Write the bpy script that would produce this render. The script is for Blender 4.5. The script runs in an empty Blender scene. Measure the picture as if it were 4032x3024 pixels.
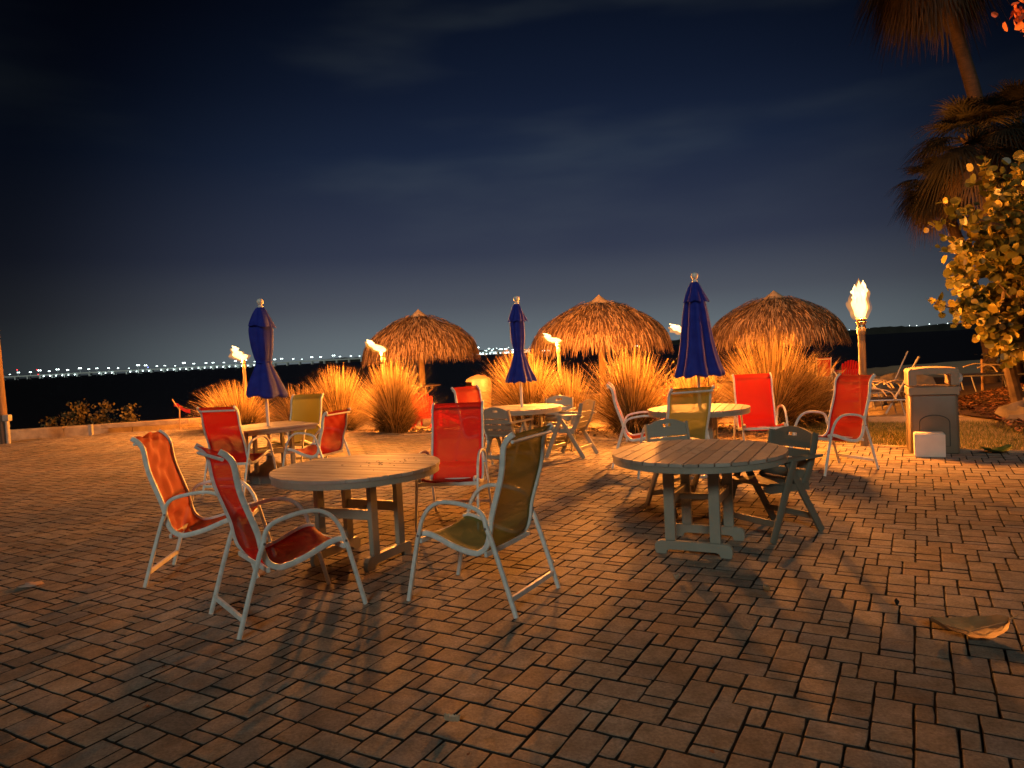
import bpy, math, random
import numpy as np
from mathutils import Vector, Matrix
random.seed(7)
rnd = random.random
def U(a, b): return a + (b - a) * rnd()
PI = math.pi
scene = bpy.context.scene
COL = scene.collection

# ---------------------------------------------------------------- mesh helpers
class MB:
    def __init__(s): s.v = []; s.f = []; s.t = []; s.tint = 0.5
    def add(s, vs, fs, tint=None):
        o = len(s.v); s.v.extend([tuple(p) for p in vs])
        s.f.extend([tuple(i + o for i in f) for f in fs])
        s.t.extend([s.tint if tint is None else tint] * len(fs))
    def box(s, c, d, rz=0.0, M=None, tint=None, bv=.22):
        hx, hy, hz = d[0] / 2, d[1] / 2, d[2] / 2
        b = min(hx, hy, hz) * bv
        vs = []
        for z, i in ((-hz, b), (-hz + b, 0), (hz - b, 0), (hz, b)):
            for x, y in ((-hx + i, -hy + i), (hx - i, -hy + i), (hx - i, hy - i), (-hx + i, hy - i)):
                vs.append(Vector((x, y, z)))
        fs = [(3, 2, 1, 0), (12, 13, 14, 15)]
        for k in range(3):
            for j in range(4):
                a = k * 4 + j; e = k * 4 + (j + 1) % 4
                fs.append((a, e, e + 4, a + 4))
        if M is None: M = Matrix.Rotation(rz, 3, 'Z')
        C = Vector(c)
        s.add([M @ v + C for v in vs], fs, tint)
    def bar(s, a, b, w, h, up=(0, 0, 1)):
        a = Vector(a); b = Vector(b); d = b - a; L = d.length; d.normalize()
        u = Vector(up); x = d.cross(u)
        if x.length < 1e-4: x = d.cross(Vector((0, 1, 0)))
        x.normalize(); z = x.cross(d)
        M = Matrix((x, d, z)).transposed()
        s.box((a + b) / 2, (w, L, h), M=M)
    def tube(s, pts, r, n=8, caps=True, tint=None):
        pts = [Vector(p) for p in pts]; N = len(pts)
        rs = r if isinstance(r, (list, tuple)) else [r] * N
        t0 = (pts[1] - pts[0]).normalized()
        ref = Vector((0, 0, 1)) if abs(t0.z) < 0.9 else Vector((1, 0, 0))
        x = t0.cross(ref).normalized(); vs = []
        for i in range(N):
            t = (pts[min(i + 1, N - 1)] - pts[max(i - 1, 0)]).normalized()
            x = (x - t * x.dot(t)).normalized(); y = t.cross(x)
            for k in range(n):
                a = 2 * PI * k / n
                vs.append(pts[i] + (x * math.cos(a) + y * math.sin(a)) * rs[i])
        fs = []
        for i in range(N - 1):
            for k in range(n):
                k2 = (k + 1) % n
                fs.append((i * n + k, i * n + k2, (i + 1) * n + k2, (i + 1) * n + k))
        if caps:
            fs.append(tuple(range(n - 1, -1, -1))); fs.append(tuple((N - 1) * n + k for k in range(n)))
        s.add(vs, fs, tint)
    def rail(s, path, x0, w, h, x1=None):
        """rounded rectangular bar along a path in the local y-z plane"""
        N = len(path); c = min(w, h) * 0.32; hw, hh = w / 2, h / 2
        sec = [(hw - c, hh), (hw - c * .3, hh - c * .3), (hw, hh - c), (hw, -hh + c), (hw - c * .3, -hh + c * .3), (hw - c, -hh),
               (-hw + c, -hh), (-hw + c * .3, -hh + c * .3), (-hw, -hh + c), (-hw, hh - c), (-hw + c * .3, hh - c * .3), (-hw + c, hh)]
        n = len(sec); vs = []
        for i in range(N):
            a = path[max(i - 1, 0)]; b = path[min(i + 1, N - 1)]
            ty, tz = b[0] - a[0], b[1] - a[1]; L = math.hypot(ty, tz) or 1; ty /= L; tz /= L
            xx = x0 if x1 is None else x0 + (x1 - x0) * i / (N - 1)
            for sx, sn in sec: vs.append((xx + sx, path[i][0] - tz * sn, path[i][1] + ty * sn))
        fs = [(i * n + k, i * n + (k + 1) % n, (i + 1) * n + (k + 1) % n, (i + 1) * n + k) for i in range(N - 1) for k in range(n)]
        fs.append(tuple(range(n - 1, -1, -1))); fs.append(tuple((N - 1) * n + k for k in range(n)))
        s.add(vs, fs)
    def prism(s, poly, a0, a1, axis='x', M=None, off=(0, 0, 0)):
        """polygon (p,q) extruded along an axis"""
        n = len(poly); vs = []
        for a in (a0, a1):
            for p, q in poly:
                v = {'x': (a, p, q), 'y': (p, a, q), 'z': (p, q, a)}[axis]
                v = Vector(v)
                if M is not None: v = M @ v
                vs.append(v + Vector(off))
        fs = [tuple(range(n - 1, -1, -1)), tuple(range(n, 2 * n))] + [(k, (k + 1) % n, n + (k + 1) % n, n + k) for k in range(n)]
        s.add(vs, fs)
    def lathe(s, prof, n=24, c=(0, 0, 0), tint=None):
        vs = []
        for r, z in prof:
            for k in range(n):
                a = 2 * PI * k / n; vs.append((c[0] + r * math.cos(a), c[1] + r * math.sin(a), c[2] + z))
        m = len(prof)
        fs = [(i * n + k, i * n + (k + 1) % n, (i + 1) * n + (k + 1) % n, (i + 1) * n + k) for i in range(m - 1) for k in range(n)]
        fs.append(tuple(range(n - 1, -1, -1))); fs.append(tuple((m - 1) * n + k for k in range(n)))
        s.add(vs, fs, tint)
    def strip(s, pts, ws, side, tint=None):
        vs = []
        for p, w in zip(pts, ws):
            vs.append(p - side * w); vs.append(p + side * w)
        s.add(vs, [(2 * i, 2 * i + 1, 2 * i + 3, 2 * i + 2) for i in range(len(pts) - 1)], tint)
    def build(s, name, mat, parent=None, smooth=True, angle=35, loc=None):
        me = bpy.data.meshes.new(name); me.from_pydata(s.v, [], s.f); me.update()
        if smooth:
            me.shade_smooth(); me.set_sharp_from_angle(angle=math.radians(angle))
        at = me.attributes.new('tint', 'FLOAT', 'FACE'); at.data.foreach_set('value', s.t)
        me.materials.append(mat)
        o = bpy.data.objects.new(name, me); COL.objects.link(o)
        if parent: o.parent = parent
        if loc: o.location = loc
        return o

def tag(o, label=None, cat=None, group=None, kind=None):
    if label: o['label'] = label
    if cat: o['category'] = cat
    if group: o['group'] = group
    if kind: o['kind'] = kind
    return o
def empty(name, loc=(0, 0, 0), rz=0.0):
    o = bpy.data.objects.new(name, None); COL.objects.link(o); o.empty_display_size = .1
    o.location = loc; o.rotation_euler = (0, 0, rz); return o
def copy_tree(o, parent=None):
    c = o.copy(); COL.objects.link(c)
    if parent: c.parent = parent
    for ch in list(o.children): copy_tree(ch, c)
    return c
def face(dx, dy): return math.atan2(-dx, dy)
def cr(pts, n=6):
    """Catmull-Rom through 2-D/3-D points"""
    P = [np.array(p, float) for p in pts]; P = [2 * P[0] - P[1]] + P + [2 * P[-1] - P[-2]]; out = []
    for i in range(1, len(P) - 2):
        for k in range(n):
            t = k / n
            out.append(tuple(0.5 * ((2 * P[i]) + (-P[i - 1] + P[i + 1]) * t + (2 * P[i - 1] - 5 * P[i] + 4 * P[i + 1] - P[i + 2]) * t * t + (-P[i - 1] + 3 * P[i] - 3 * P[i + 1] + P[i + 2]) * t ** 3)))
    out.append(tuple(P[-2])); return out

# ---------------------------------------------------------------- materials
class NT:
    def __init__(s, name):
        s.m = bpy.data.materials.new(name); s.m.use_nodes = True; s.t = s.m.node_tree; s.t.nodes.clear()
        s.out = s.n('ShaderNodeOutputMaterial')
    def n(s, kind, **kw):
        nd = s.t.nodes.new(kind)
        for k, v in kw.items():
            if k in nd.inputs.keys() if hasattr(nd, 'inputs') else False: nd.inputs[k].default_value = v
            else: setattr(nd, k, v)
        return nd
    def l(s, a, b): s.t.links.new(a, b)
def c4(c): return (c[0], c[1], c[2], 1)
def mat(name, c1, c2=None, rough=.6, nscale=8, bump=.0, bscale=40, tintamt=0.0, metal=0, spec=.5, stretch=None, transl=0, wave=None, c3=None, transp=0):
    k = NT(name); p = k.n('ShaderNodeBsdfPrincipled'); p.inputs['Roughness'].default_value = rough
    p.inputs['Metallic'].default_value = metal; p.inputs['Specular IOR Level'].default_value = spec
    tc = k.n('ShaderNodeTexCoord'); mp = k.n('ShaderNodeMapping'); k.l(tc.outputs['Object'], mp.inputs['Vector'])
    if stretch: mp.inputs['Scale'].default_value = stretch
    nz = k.n('ShaderNodeTexNoise'); nz.inputs['Scale'].default_value = nscale; nz.inputs['Detail'].default_value = 6
    k.l(mp.outputs[0], nz.inputs['Vector'])
    ramp = k.n('ShaderNodeValToRGB'); ramp.color_ramp.elements[0].position = .32; ramp.color_ramp.elements[1].position = .68
    ramp.color_ramp.elements[0].color = c4(c1); ramp.color_ramp.elements[1].color = c4(c2 or c1)
    if c3:
        e = ramp.color_ramp.elements.new(.5); e.color = c4(c3)
    if tintamt:
        at = k.n('ShaderNodeAttribute'); at.attribute_name = 'tint'
        mx = k.n('ShaderNodeMix'); mx.data_type = 'FLOAT'; mx.inputs[0].default_value = tintamt
        k.l(nz.outputs['Fac'], mx.inputs[2]); k.l(at.outputs['Fac'], mx.inputs[3]); k.l(mx.outputs[0], ramp.inputs[0])
    else: k.l(nz.outputs['Fac'], ramp.inputs[0])
    k.l(ramp.outputs[0], p.inputs['Base Color'])
    if bump:
        nb = k.n('ShaderNodeTexNoise'); nb.inputs['Scale'].default_value = bscale; nb.inputs['Detail'].default_value = 5
        k.l(mp.outputs[0], nb.inputs['Vector'])
        bp = k.n('ShaderNodeBump'); bp.inputs['Strength'].default_value = bump; bp.inputs['Distance'].default_value = .01
        k.l(nb.outputs['Fac'], bp.inputs['Height']); k.l(bp.outputs[0], p.inputs['Normal'])
    sh = p.outputs[0]
    if transl:
        tr = k.n('ShaderNodeBsdfTranslucent'); k.l(ramp.outputs[0], tr.inputs['Color'])
        ms = k.n('ShaderNodeMixShader'); ms.inputs[0].default_value = transl; k.l(sh, ms.inputs[1]); k.l(tr.outputs[0], ms.inputs[2]); sh = ms.outputs[0]
    if transp:
        tr = k.n('ShaderNodeBsdfTransparent'); ms = k.n('ShaderNodeMixShader'); ms.inputs[0].default_value = transp
        k.l(sh, ms.inputs[1]); k.l(tr.outputs[0], ms.inputs[2]); sh = ms.outputs[0]
    k.l(sh, k.out.inputs[0]); return k.m
def emis(name, c, s, transp=0, noise=None):
    k = NT(name); e = k.n('ShaderNodeEmission'); e.inputs[0].default_value = c4(c); e.inputs[1].default_value = s; sh = e.outputs[0]
    if transp:
        tr = k.n('ShaderNodeBsdfTransparent'); ms = k.n('ShaderNodeMixShader'); ms.inputs[0].default_value = transp
        k.l(sh, ms.inputs[1]); k.l(tr.outputs[0], ms.inputs[2]); sh = ms.outputs[0]
    k.l(sh, k.out.inputs[0]); return k.m

def paver_mat():
    k = NT('paver_stone'); p = k.n('ShaderNodeBsdfPrincipled'); p.inputs['Specular IOR Level'].default_value = .28
    tc = k.n('ShaderNodeTexCoord')
    big = k.n('ShaderNodeTexNoise'); big.inputs['Scale'].default_value = .55; big.inputs['Detail'].default_value = 5; k.l(tc.outputs['Object'], big.inputs['Vector'])
    med = k.n('ShaderNodeTexNoise'); med.inputs['Scale'].default_value = 9; med.inputs['Detail'].default_value = 8; med.inputs['Roughness'].default_value = .65; k.l(tc.outputs['Object'], med.inputs['Vector'])
    fin = k.n('ShaderNodeTexNoise'); fin.inputs['Scale'].default_value = 70; fin.inputs['Detail'].default_value = 6; fin.inputs['Roughness'].default_value = .7; k.l(tc.outputs['Object'], fin.inputs['Vector'])
    at = k.n('ShaderNodeAttribute'); at.attribute_name = 'tint'
    r = k.n('ShaderNodeValToRGB'); cr_ = r.color_ramp
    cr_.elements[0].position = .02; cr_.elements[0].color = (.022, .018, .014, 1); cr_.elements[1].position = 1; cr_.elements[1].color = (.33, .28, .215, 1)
    for q, c in ((.09, (.20, .175, .15)), (.25, (.29, .22, .16)), (.5, (.33, .275, .21)), (.75, (.245, .225, .20))):
        e = cr_.elements.new(q); e.color = c4(c)
    k.l(at.outputs['Fac'], r.inputs[0])
    def mul(col, fac, lo, hi):
        mr = k.n('ShaderNodeMapRange'); mr.inputs[1].default_value = .3; mr.inputs[2].default_value = .7; mr.inputs[3].default_value = lo; mr.inputs[4].default_value = hi
        k.l(fac, mr.inputs[0]); mx = k.n('ShaderNodeMix'); mx.data_type = 'RGBA'; mx.blend_type = 'MULTIPLY'; mx.inputs[0].default_value = 1
        k.l(col, mx.inputs[6]); k.l(mr.outputs[0], mx.inputs[7]); return mx.outputs[2]
    c = mul(r.outputs[0], big.outputs['Fac'], .76, 1.2); c = mul(c, med.outputs['Fac'], .62, 1.28); c = mul(c, fin.outputs['Fac'], .60, 1.28)
    stn = k.n('ShaderNodeTexNoise'); stn.inputs['Scale'].default_value = 1.9; stn.inputs['Detail'].default_value = 9; stn.inputs['Roughness'].default_value = .68; k.l(tc.outputs['Object'], stn.inputs['Vector'])
    c = mul(c, stn.outputs['Fac'], .72, 1.16)
    k.l(c, p.inputs['Base Color'])
    mr = k.n('ShaderNodeMapRange'); mr.inputs[3].default_value = .68; mr.inputs[4].default_value = .92; k.l(med.outputs['Fac'], mr.inputs[0]); k.l(mr.outputs[0], p.inputs['Roughness'])
    ad = k.n('ShaderNodeMath'); ad.operation = 'MULTIPLY_ADD'; ad.inputs[1].default_value = .5; k.l(fin.outputs['Fac'], ad.inputs[0]); k.l(med.outputs['Fac'], ad.inputs[2])
    bp = k.n('ShaderNodeBump'); bp.inputs['Strength'].default_value = .6; bp.inputs['Distance'].default_value = .008; k.l(ad.outputs[0], bp.inputs['Height']); k.l(bp.outputs[0], p.inputs['Normal'])
    k.l(p.outputs[0], k.out.inputs[0]); return k.m
def fabric_mat(name, c, c2, transp, transl):
    k = NT(name); p = k.n('ShaderNodeBsdfPrincipled'); p.inputs['Roughness'].default_value = .7; p.inputs['Specular IOR Level'].default_value = .25
    tc = k.n('ShaderNodeTexCoord')
    nz = k.n('ShaderNodeTexNoise'); nz.inputs['Scale'].default_value = 5; nz.inputs['Detail'].default_value = 4; k.l(tc.outputs['Object'], nz.inputs['Vector'])
    mx = k.n('ShaderNodeMix'); mx.data_type = 'RGBA'; k.l(nz.outputs['Fac'], mx.inputs[0]); mx.inputs[6].default_value = c4(c); mx.inputs[7].default_value = c4(c2)
    k.l(mx.outputs[2], p.inputs['Base Color'])
    wv = k.n('ShaderNodeTexNoise'); wv.inputs['Scale'].default_value = 350; k.l(tc.outputs['Object'], wv.inputs['Vector'])
    bp = k.n('ShaderNodeBump'); bp.inputs['Strength'].default_value = .3; bp.inputs['Distance'].default_value = .002; k.l(wv.outputs['Fac'], bp.inputs['Height']); k.l(bp.outputs[0], p.inputs['Normal'])
    tr = k.n('ShaderNodeBsdfTranslucent'); k.l(mx.outputs[2], tr.inputs[0]); ms = k.n('ShaderNodeMixShader'); ms.inputs[0].default_value = transl
    k.l(p.outputs[0], ms.inputs[1]); k.l(tr.outputs[0], ms.inputs[2])
    tp = k.n('ShaderNodeBsdfTransparent'); m2 = k.n('ShaderNodeMixShader')
    at = k.n('ShaderNodeAttribute'); at.attribute_name = 'tint'      # hems (tint 1) are doubled cloth: no see-through
    mm = k.n('ShaderNodeMapRange'); mm.inputs[1].default_value = .5; mm.inputs[2].default_value = 1; mm.inputs[3].default_value = transp; mm.inputs[4].default_value = 0
    k.l(at.outputs['Fac'], mm.inputs[0]); k.l(mm.outputs[0], m2.inputs[0]); k.l(ms.outputs[0], m2.inputs[1]); k.l(tp.outputs[0], m2.inputs[2])
    k.l(m2.outputs[0], k.out.inputs[0]); return k.m

M = {}
M['white_metal'] = mat('white_powder_coat', (.60, .63, .60), (.78, .80, .77), rough=.35, nscale=22, bump=.08, bscale=60)
M['red'] = fabric_mat('red_sling', (.37, .011, .006), (.46, .016, .008), .09, .22)
M['orange'] = fabric_mat('orange_sling', (.62, .085, .015), (.70, .12, .022), .08, .35)
M['green'] = fabric_mat('olive_sling', (.19, .205, .05), (.23, .24, .065), .13, .22)
M['poly'] = mat('grey_recycled_plastic', (.26, .25, .20), (.33, .32, .26), rough=.5, nscale=5, bump=.25, bscale=60, tintamt=.5, stretch=(1, 1, 1))
M['poly_top'] = mat('weathered_table_boards', (.29, .26, .22), (.42, .40, .35), rough=.62, nscale=7, bump=.35, bscale=45, tintamt=.45, c3=(.36, .33, .28))
M['poly_dark'] = mat('dark_green_plastic', (.135, .13, .10), (.185, .175, .135), rough=.5, nscale=5, bump=.25, bscale=60, tintamt=.4)
M['bolt'] = mat('steel_bolt', (.3, .3, .3), rough=.4, metal=.9)
M['navy'] = mat('navy_umbrella_cloth', (.012, .022, .27), (.018, .035, .36), rough=.75, nscale=10, bump=.1, bscale=200, transl=.12, spec=.3)
M['finial'] = mat('white_plastic', (.7, .68, .62), (.78, .75, .7), rough=.4)
M['stonebase'] = mat('concrete_base', (.16, .15, .14), (.24, .22, .2), rough=.85, bump=.3, bscale=40)
M['bamboo'] = mat('torch_pole_wood', (.15, .095, .045), (.26, .17, .085), rough=.6, nscale=6, bump=.2, bscale=30, stretch=(6, 6, .6))
M['brass'] = mat('burner_metal', (.35, .27, .15), (.5, .4, .25), rough=.4, metal=.7)
M['thatch'] = mat('thatch_straw', (.10, .05, .02), (.46, .30, .16), rough=.8, nscale=3, tintamt=.85, c3=(.2, .12, .055), transl=.1)
M['thatchcap'] = mat('thatch_cap', (.33, .25, .15), (.42, .32, .2), rough=.8, bump=.3)
M['log'] = mat('round_post_wood', (.2, .12, .055), (.33, .21, .1), rough=.8, nscale=4, bump=.4, bscale=20, stretch=(5, 5, .5))
M['grass'] = mat('dry_grass_blades', (.07, .045, .015), (.44, .30, .12), rough=.7, nscale=2, tintamt=.95, c3=(.25, .16, .06), transl=.3, spec=.2)
M['sand'] = mat('sand', (.30, .22, .13), (.40, .31, .19), rough=.95, nscale=2.5, bump=.6, bscale=14)
M['bed'] = mat('planting_bed_litter', (.12, .075, .035), (.3, .2, .11), rough=.95, nscale=16, bump=.8, bscale=30)
M['joint'] = mat('joint_sand', (.045, .036, .026), (.085, .066, .045), rough=1, nscale=20)
M['concrete'] = mat('weathered_concrete', (.22, .16, .10), (.40, .31, .20), rough=.85, nscale=4, bump=.6, bscale=18)
M['rock'] = mat('shore_rock', (.10, .085, .06), (.26, .21, .15), rough=.9, nscale=3, bump=.8, bscale=9)
M['mulch'] = mat('leaf_mulch', (.06, .022, .01), (.30, .13, .06), rough=.9, nscale=5, tintamt=.9, c3=(.15, .06, .03))
M['soil_shade'] = mat('soil_and_shade', (.030, .014, .008), (.085, .042, .022), rough=.95, nscale=5, bump=.8, bscale=22)
M['lawn'] = mat('lawn_blades', (.05, .07, .012), (.20, .17, .05), rough=.8, nscale=3, tintamt=.8, c3=(.11, .12, .03), transl=.2)
M['bintan'] = mat('tan_bin_plastic', (.15, .108, .07), (.19, .135, .088), rough=.5, nscale=4, bump=.12, bscale=150)
M['binlid'] = mat('beige_bin_hood', (.27, .205, .14), (.32, .245, .165), rough=.45, nscale=4, bump=.1, bscale=150)
M['foam'] = mat('white_foam_box', (.62, .57, .5), (.68, .63, .56), rough=.7, bump=.15, bscale=120)
M['black'] = mat('black_rubber', (.012, .012, .012), rough=.6)
M['bag'] = mat('white_bin_liner', (.6, .55, .48), (.7, .65, .58), rough=.5, bump=.5, bscale=12, transl=.3)
M['adir'] = mat('red_adirondack_plastic', (.50, .008, .008), (.62, .014, .012), rough=.45, nscale=4)
M['strap'] = mat('navy_lounge_straps', (.012, .014, .035), (.02, .022, .05), rough=.5)
M['lframe'] = mat('lounge_frame_metal', (.3, .32, .36), (.4, .42, .46), rough=.35, metal=.4)
M['larm'] = mat('beige_lounge_arm', (.42, .33, .22), (.5, .4, .28), rough=.5)
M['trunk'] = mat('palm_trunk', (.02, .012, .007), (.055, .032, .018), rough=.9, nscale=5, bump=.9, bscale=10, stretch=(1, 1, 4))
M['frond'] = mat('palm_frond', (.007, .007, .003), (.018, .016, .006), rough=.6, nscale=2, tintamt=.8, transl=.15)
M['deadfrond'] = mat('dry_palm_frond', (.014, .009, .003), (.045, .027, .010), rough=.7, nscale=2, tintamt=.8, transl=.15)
M['sgleaf'] = mat('sea_grape_leaf', (.05, .06, .012), (.24, .19, .03), rough=.42, nscale=3, tintamt=.8, c3=(.12, .12, .02), transl=.2)
M['sgred'] = mat('rust_tree_leaf', (.30, .06, .02), (.5, .14, .05), rough=.5, tintamt=.8, transl=.3)
M['bark'] = mat('grey_brown_bark', (.045, .03, .018), (.11, .075, .045), rough=.9, nscale=6, bump=.8, bscale=18)
M['bush'] = mat('dark_bush_leaf', (.05, .035, .008), (.10, .075, .02), rough=.7, tintamt=.8, transl=.2)
M['deadleaf'] = mat('dry_brown_leaf', (.36, .19, .08), (.5, .29, .13), rough=.55, nscale=9, bump=.4, bscale=40)
M['greenleaf'] = mat('fallen_green_leaf', (.03, .07, .01), (.28, .26, .05), rough=.5, nscale=7, c3=(.07, .12, .02))
M['paper'] = mat('crumpled_tissue', (.5, .36, .28), (.62, .48, .4), rough=.9, transl=.2)
M['polemat'] = mat('wooden_lamp_post', (.08, .05, .03), (.15, .095, .06), rough=.8, nscale=5, bump=.4, bscale=20, stretch=(5, 5, .5))
M['grey'] = mat('grey_box', (.25, .24, .22), (.32, .3, .28), rough=.5)
M['bridge'] = mat('bridge_concrete', (.74, .80, .77), (.8, .85, .82), rough=.8, nscale=.1)
M['shore'] = mat('far_shore_trees', (.01, .011, .009), (.022, .022, .018), rough=1, nscale=.02)
M['bldg'] = mat('far_building_wall', (.3, .3, .3), (.4, .4, .4), rough=.9, nscale=.05)
M['ribbon'] = mat('red_ribbon', (.55, .02, .02), rough=.6, transl=.4)
M['lampw'] = emis('white_street_light', (.80, 1.0, .97), 9)
M['lampr'] = emis('red_beacon', (1, .04, .05), 4)
M['lampb'] = emis('blue_light', (.25, .3, 1), 4)
M['win'] = emis('lit_window', (.75, .95, 1.0), 7.0)
M['winy'] = emis('warm_lit_window', (1, .8, .55), 2.5)
FL = 6200
M['paver'] = paver_mat()
def flame_mat(name, core, cs, edge, es, amax, power):
    """hot gas and the glow shell around it: thick and yellow-white through the middle, thin and orange at the rim"""
    k = NT(name); lw = k.n('ShaderNodeLayerWeight'); lw.inputs[0].default_value = .5
    inv = k.n('ShaderNodeMath'); inv.operation = 'SUBTRACT'; inv.inputs[0].default_value = 1; k.l(lw.outputs['Facing'], inv.inputs[1])
    th = k.n('ShaderNodeMath'); th.operation = 'POWER'; th.inputs[1].default_value = power; k.l(inv.outputs[0], th.inputs[0])
    mx = k.n('ShaderNodeMix'); mx.data_type = 'RGBA'; mx.inputs[6].default_value = (edge[0] * es, edge[1] * es, edge[2] * es, 1); mx.inputs[7].default_value = (core[0] * cs, core[1] * cs, core[2] * cs, 1)
    k.l(th.outputs[0], mx.inputs[0]); e = k.n('ShaderNodeEmission'); k.l(mx.outputs[2], e.inputs[0])
    al = k.n('ShaderNodeMath'); al.operation = 'MULTIPLY'; al.inputs[1].default_value = amax; k.l(th.outputs[0], al.inputs[0])
    tp = k.n('ShaderNodeBsdfTransparent'); ms = k.n('ShaderNodeMixShader'); k.l(al.outputs[0], ms.inputs[0]); k.l(tp.outputs[0], ms.inputs[1]); k.l(e.outputs[0], ms.inputs[2]); k.l(ms.outputs[0], k.out.inputs[0])
    return k.m
M['flame'] = flame_mat('flame_core', (1, .68, .24), 6.0, (1, .42, .05), 2.6, .70, .7)
M['flame_glow'] = flame_mat('flame_rim_glow', (1, .40, .05), 1.6, (1, .25, .02), .7, .42, 1.5)

# water
k = NT('night_water'); df = k.n('ShaderNodeBsdfDiffuse'); df.inputs[0].default_value = (.010, .009, .010, 1)
p = k.n('ShaderNodeBsdfGlossy'); p.inputs['Color'].default_value = (.25, .25, .28, 1); p.inputs['Roughness'].default_value = .22
wm_ = k.n('ShaderNodeMixShader'); wm_.inputs[0].default_value = .28; k.l(df.outputs[0], wm_.inputs[1]); k.l(p.outputs[0], wm_.inputs[2])
tc = k.n('ShaderNodeTexCoord'); mp = k.n('ShaderNodeMapping'); mp.inputs['Scale'].default_value = (.5, 1.6, 1); k.l(tc.outputs['Object'], mp.inputs['Vector'])
nz = k.n('ShaderNodeTexNoise'); nz.inputs['Scale'].default_value = 1.1; nz.inputs['Detail'].default_value = 5; k.l(mp.outputs[0], nz.inputs['Vector'])
bp = k.n('ShaderNodeBump'); bp.inputs['Strength'].default_value = 1; bp.inputs['Distance'].default_value = .35; k.l(nz.outputs['Fac'], bp.inputs['Height']); k.l(bp.outputs[0], p.inputs['Normal'])
k.l(wm_.outputs[0], k.out.inputs[0]); M['water'] = k.m

# ---------------------------------------------------------------- camera
cam_d = bpy.data.cameras.new('camera'); cam = bpy.data.objects.new('camera', cam_d); COL.objects.link(cam)
cam_d.lens = 25.0; cam_d.sensor_width = 36.0; cam_d.clip_end = 20000; cam_d.clip_start = .05
cam.matrix_world = Matrix.Translation((0, 0, 1.56)) @ Matrix.Rotation(math.radians(90 - 2.515), 4, 'X') @ Matrix.Rotation(math.radians(-3.0), 4, 'Z')
scene.camera = cam
scene.render.resolution_x = 1024; scene.render.resolution_y = 768

# ---------------------------------------------------------------- ground
AX = math.radians(29.8)                      # paver rows run 31 degrees right of straight ahead
eu = np.array([math.sin(AX), math.cos(AX)]); ev = np.array([math.cos(AX), -math.sin(AX)])
PATIO = [(-17, -4), (15, -4), (15, 5.0), (9, 7.4), (5.98, 8.93), (4.15, 10.7), (1.6, 12.0), (.4, 14.1), (-1.0, 14.5), (-2.2, 14.4), (-4, 16.0), (-6, 17.6), (-9, 18.7), (-17, 17.6)]
def inside(x, y, poly):
    c = False; n = len(poly); j = n - 1
    for i in range(n):
        xi, yi = poly[i]; xj, yj = poly[j]
        if (yi > y) != (yj > y) and x < (xj - xi) * (y - yi) / (yj - yi) + xi: c = not c
        j = i
    return c
def make_patio():
    """six-piece ashlar pattern: each 24-unit cell repeats along (-2, 2) and (12, 0) in (row, depth) units"""
    u = .0755; rg = random.Random(3); V = []; F = []; T = []
    ox, oy = 1.206 - u * (4 * ev[0] + 2 * eu[0]), 2.812 - u * (4 * ev[1] + 2 * eu[1])
    cell = [(0, 0, 1, 2), (1, 0, 2, 2), (3, 0, 3, 2), (4, 2, 2, 1), (4, 3, 2, 2), (4, 5, 2, 3)]
    pc = [((x - ox) * ev[0] + (y - oy) * ev[1], (x - ox) * eu[0] + (y - oy) * eu[1]) for x, y in PATIO]
    kmin = int(min(q[1] for q in pc) / u / 2) - 5; kmax = int(max(q[1] for q in pc) / u / 2) + 2
    for k in range(kmin, kmax):
        m0 = int((min(q[0] for q in pc) / u + 2 * k) / 12) - 2; m1 = int((max(q[0] for q in pc) / u + 2 * k) / 12) + 2
        for m in range(m0, m1):
            for cv, cu, wv, wu in cell:
                a = (cv - 2 * k + 12 * m) * u; b = (cu + 2 * k) * u; w, d = wv * u, wu * u
                cx, cy = a + w / 2, b + d / 2; X = ox + cx * ev[0] + cy * eu[0]; Y = oy + cx * ev[1] + cy * eu[1]
                if not inside(X, Y, PATIO): continue
                h = rg.gauss(0, .0010) + .003 * math.sin(X * .7 + Y * .4); tx, ty = rg.gauss(0, .0032), rg.gauss(0, .0032)
                # worn outline: eight points round the paver, each a little off true
                ring = [(0, 0), (.5, 0), (1, 0), (1, .5), (1, 1), (.5, 1), (0, 1), (0, .5)]; jt = [(rg.gauss(0, .0015), rg.gauss(0, .0015)) for _ in ring]
                o = len(V)
                for ins, z in ((.0026, -.028), (.0030, -.0045), (.0048, -.0012), (.0085, 0)):
                    for q, (fx, fy) in enumerate(ring):
                        c = ins * (1.5 if q % 2 == 0 and ins > .004 else 1)
                        px = a + fx * w + (c if fx == 0 else (-c if fx == 1 else 0)) + jt[q][0]; py = b + fy * d + (c if fy == 0 else (-c if fy == 1 else 0)) + jt[q][1]
                        V.append((ox + px * ev[0] + py * eu[0], oy + px * ev[1] + py * eu[1], z + h + (px - cx) * tx + (py - cy) * ty))
                for r_ in (0, 8, 16):
                    for q in range(8): F.append((o + r_ + (q + 1) % 8, o + r_ + q, o + r_ + q + 8, o + r_ + (q + 1) % 8 + 8))
                F.append(tuple(o + 24 + q for q in range(7, -1, -1)))
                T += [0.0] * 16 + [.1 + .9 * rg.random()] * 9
    mb = MB(); mb.v = V; mb.f = F; mb.t = T
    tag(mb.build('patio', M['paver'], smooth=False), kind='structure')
make_patio()
mb = MB(); mb.add([(x, y, -.02) for x, y in PATIO], [tuple(range(len(PATIO)))]); tag(mb.build('patio_bed', M['joint'], smooth=False), kind='structure')

def hnoise(x, y, s=1.0):
    return (math.sin(x * 1.7 * s + 1.3) * math.cos(y * 1.3 * s - .4) + .5 * math.sin(x * 3.9 * s + y * 2.7 * s) + .3 * math.sin(x * 8.3 * s - y * 6.1 * s)) / 1.8
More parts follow.
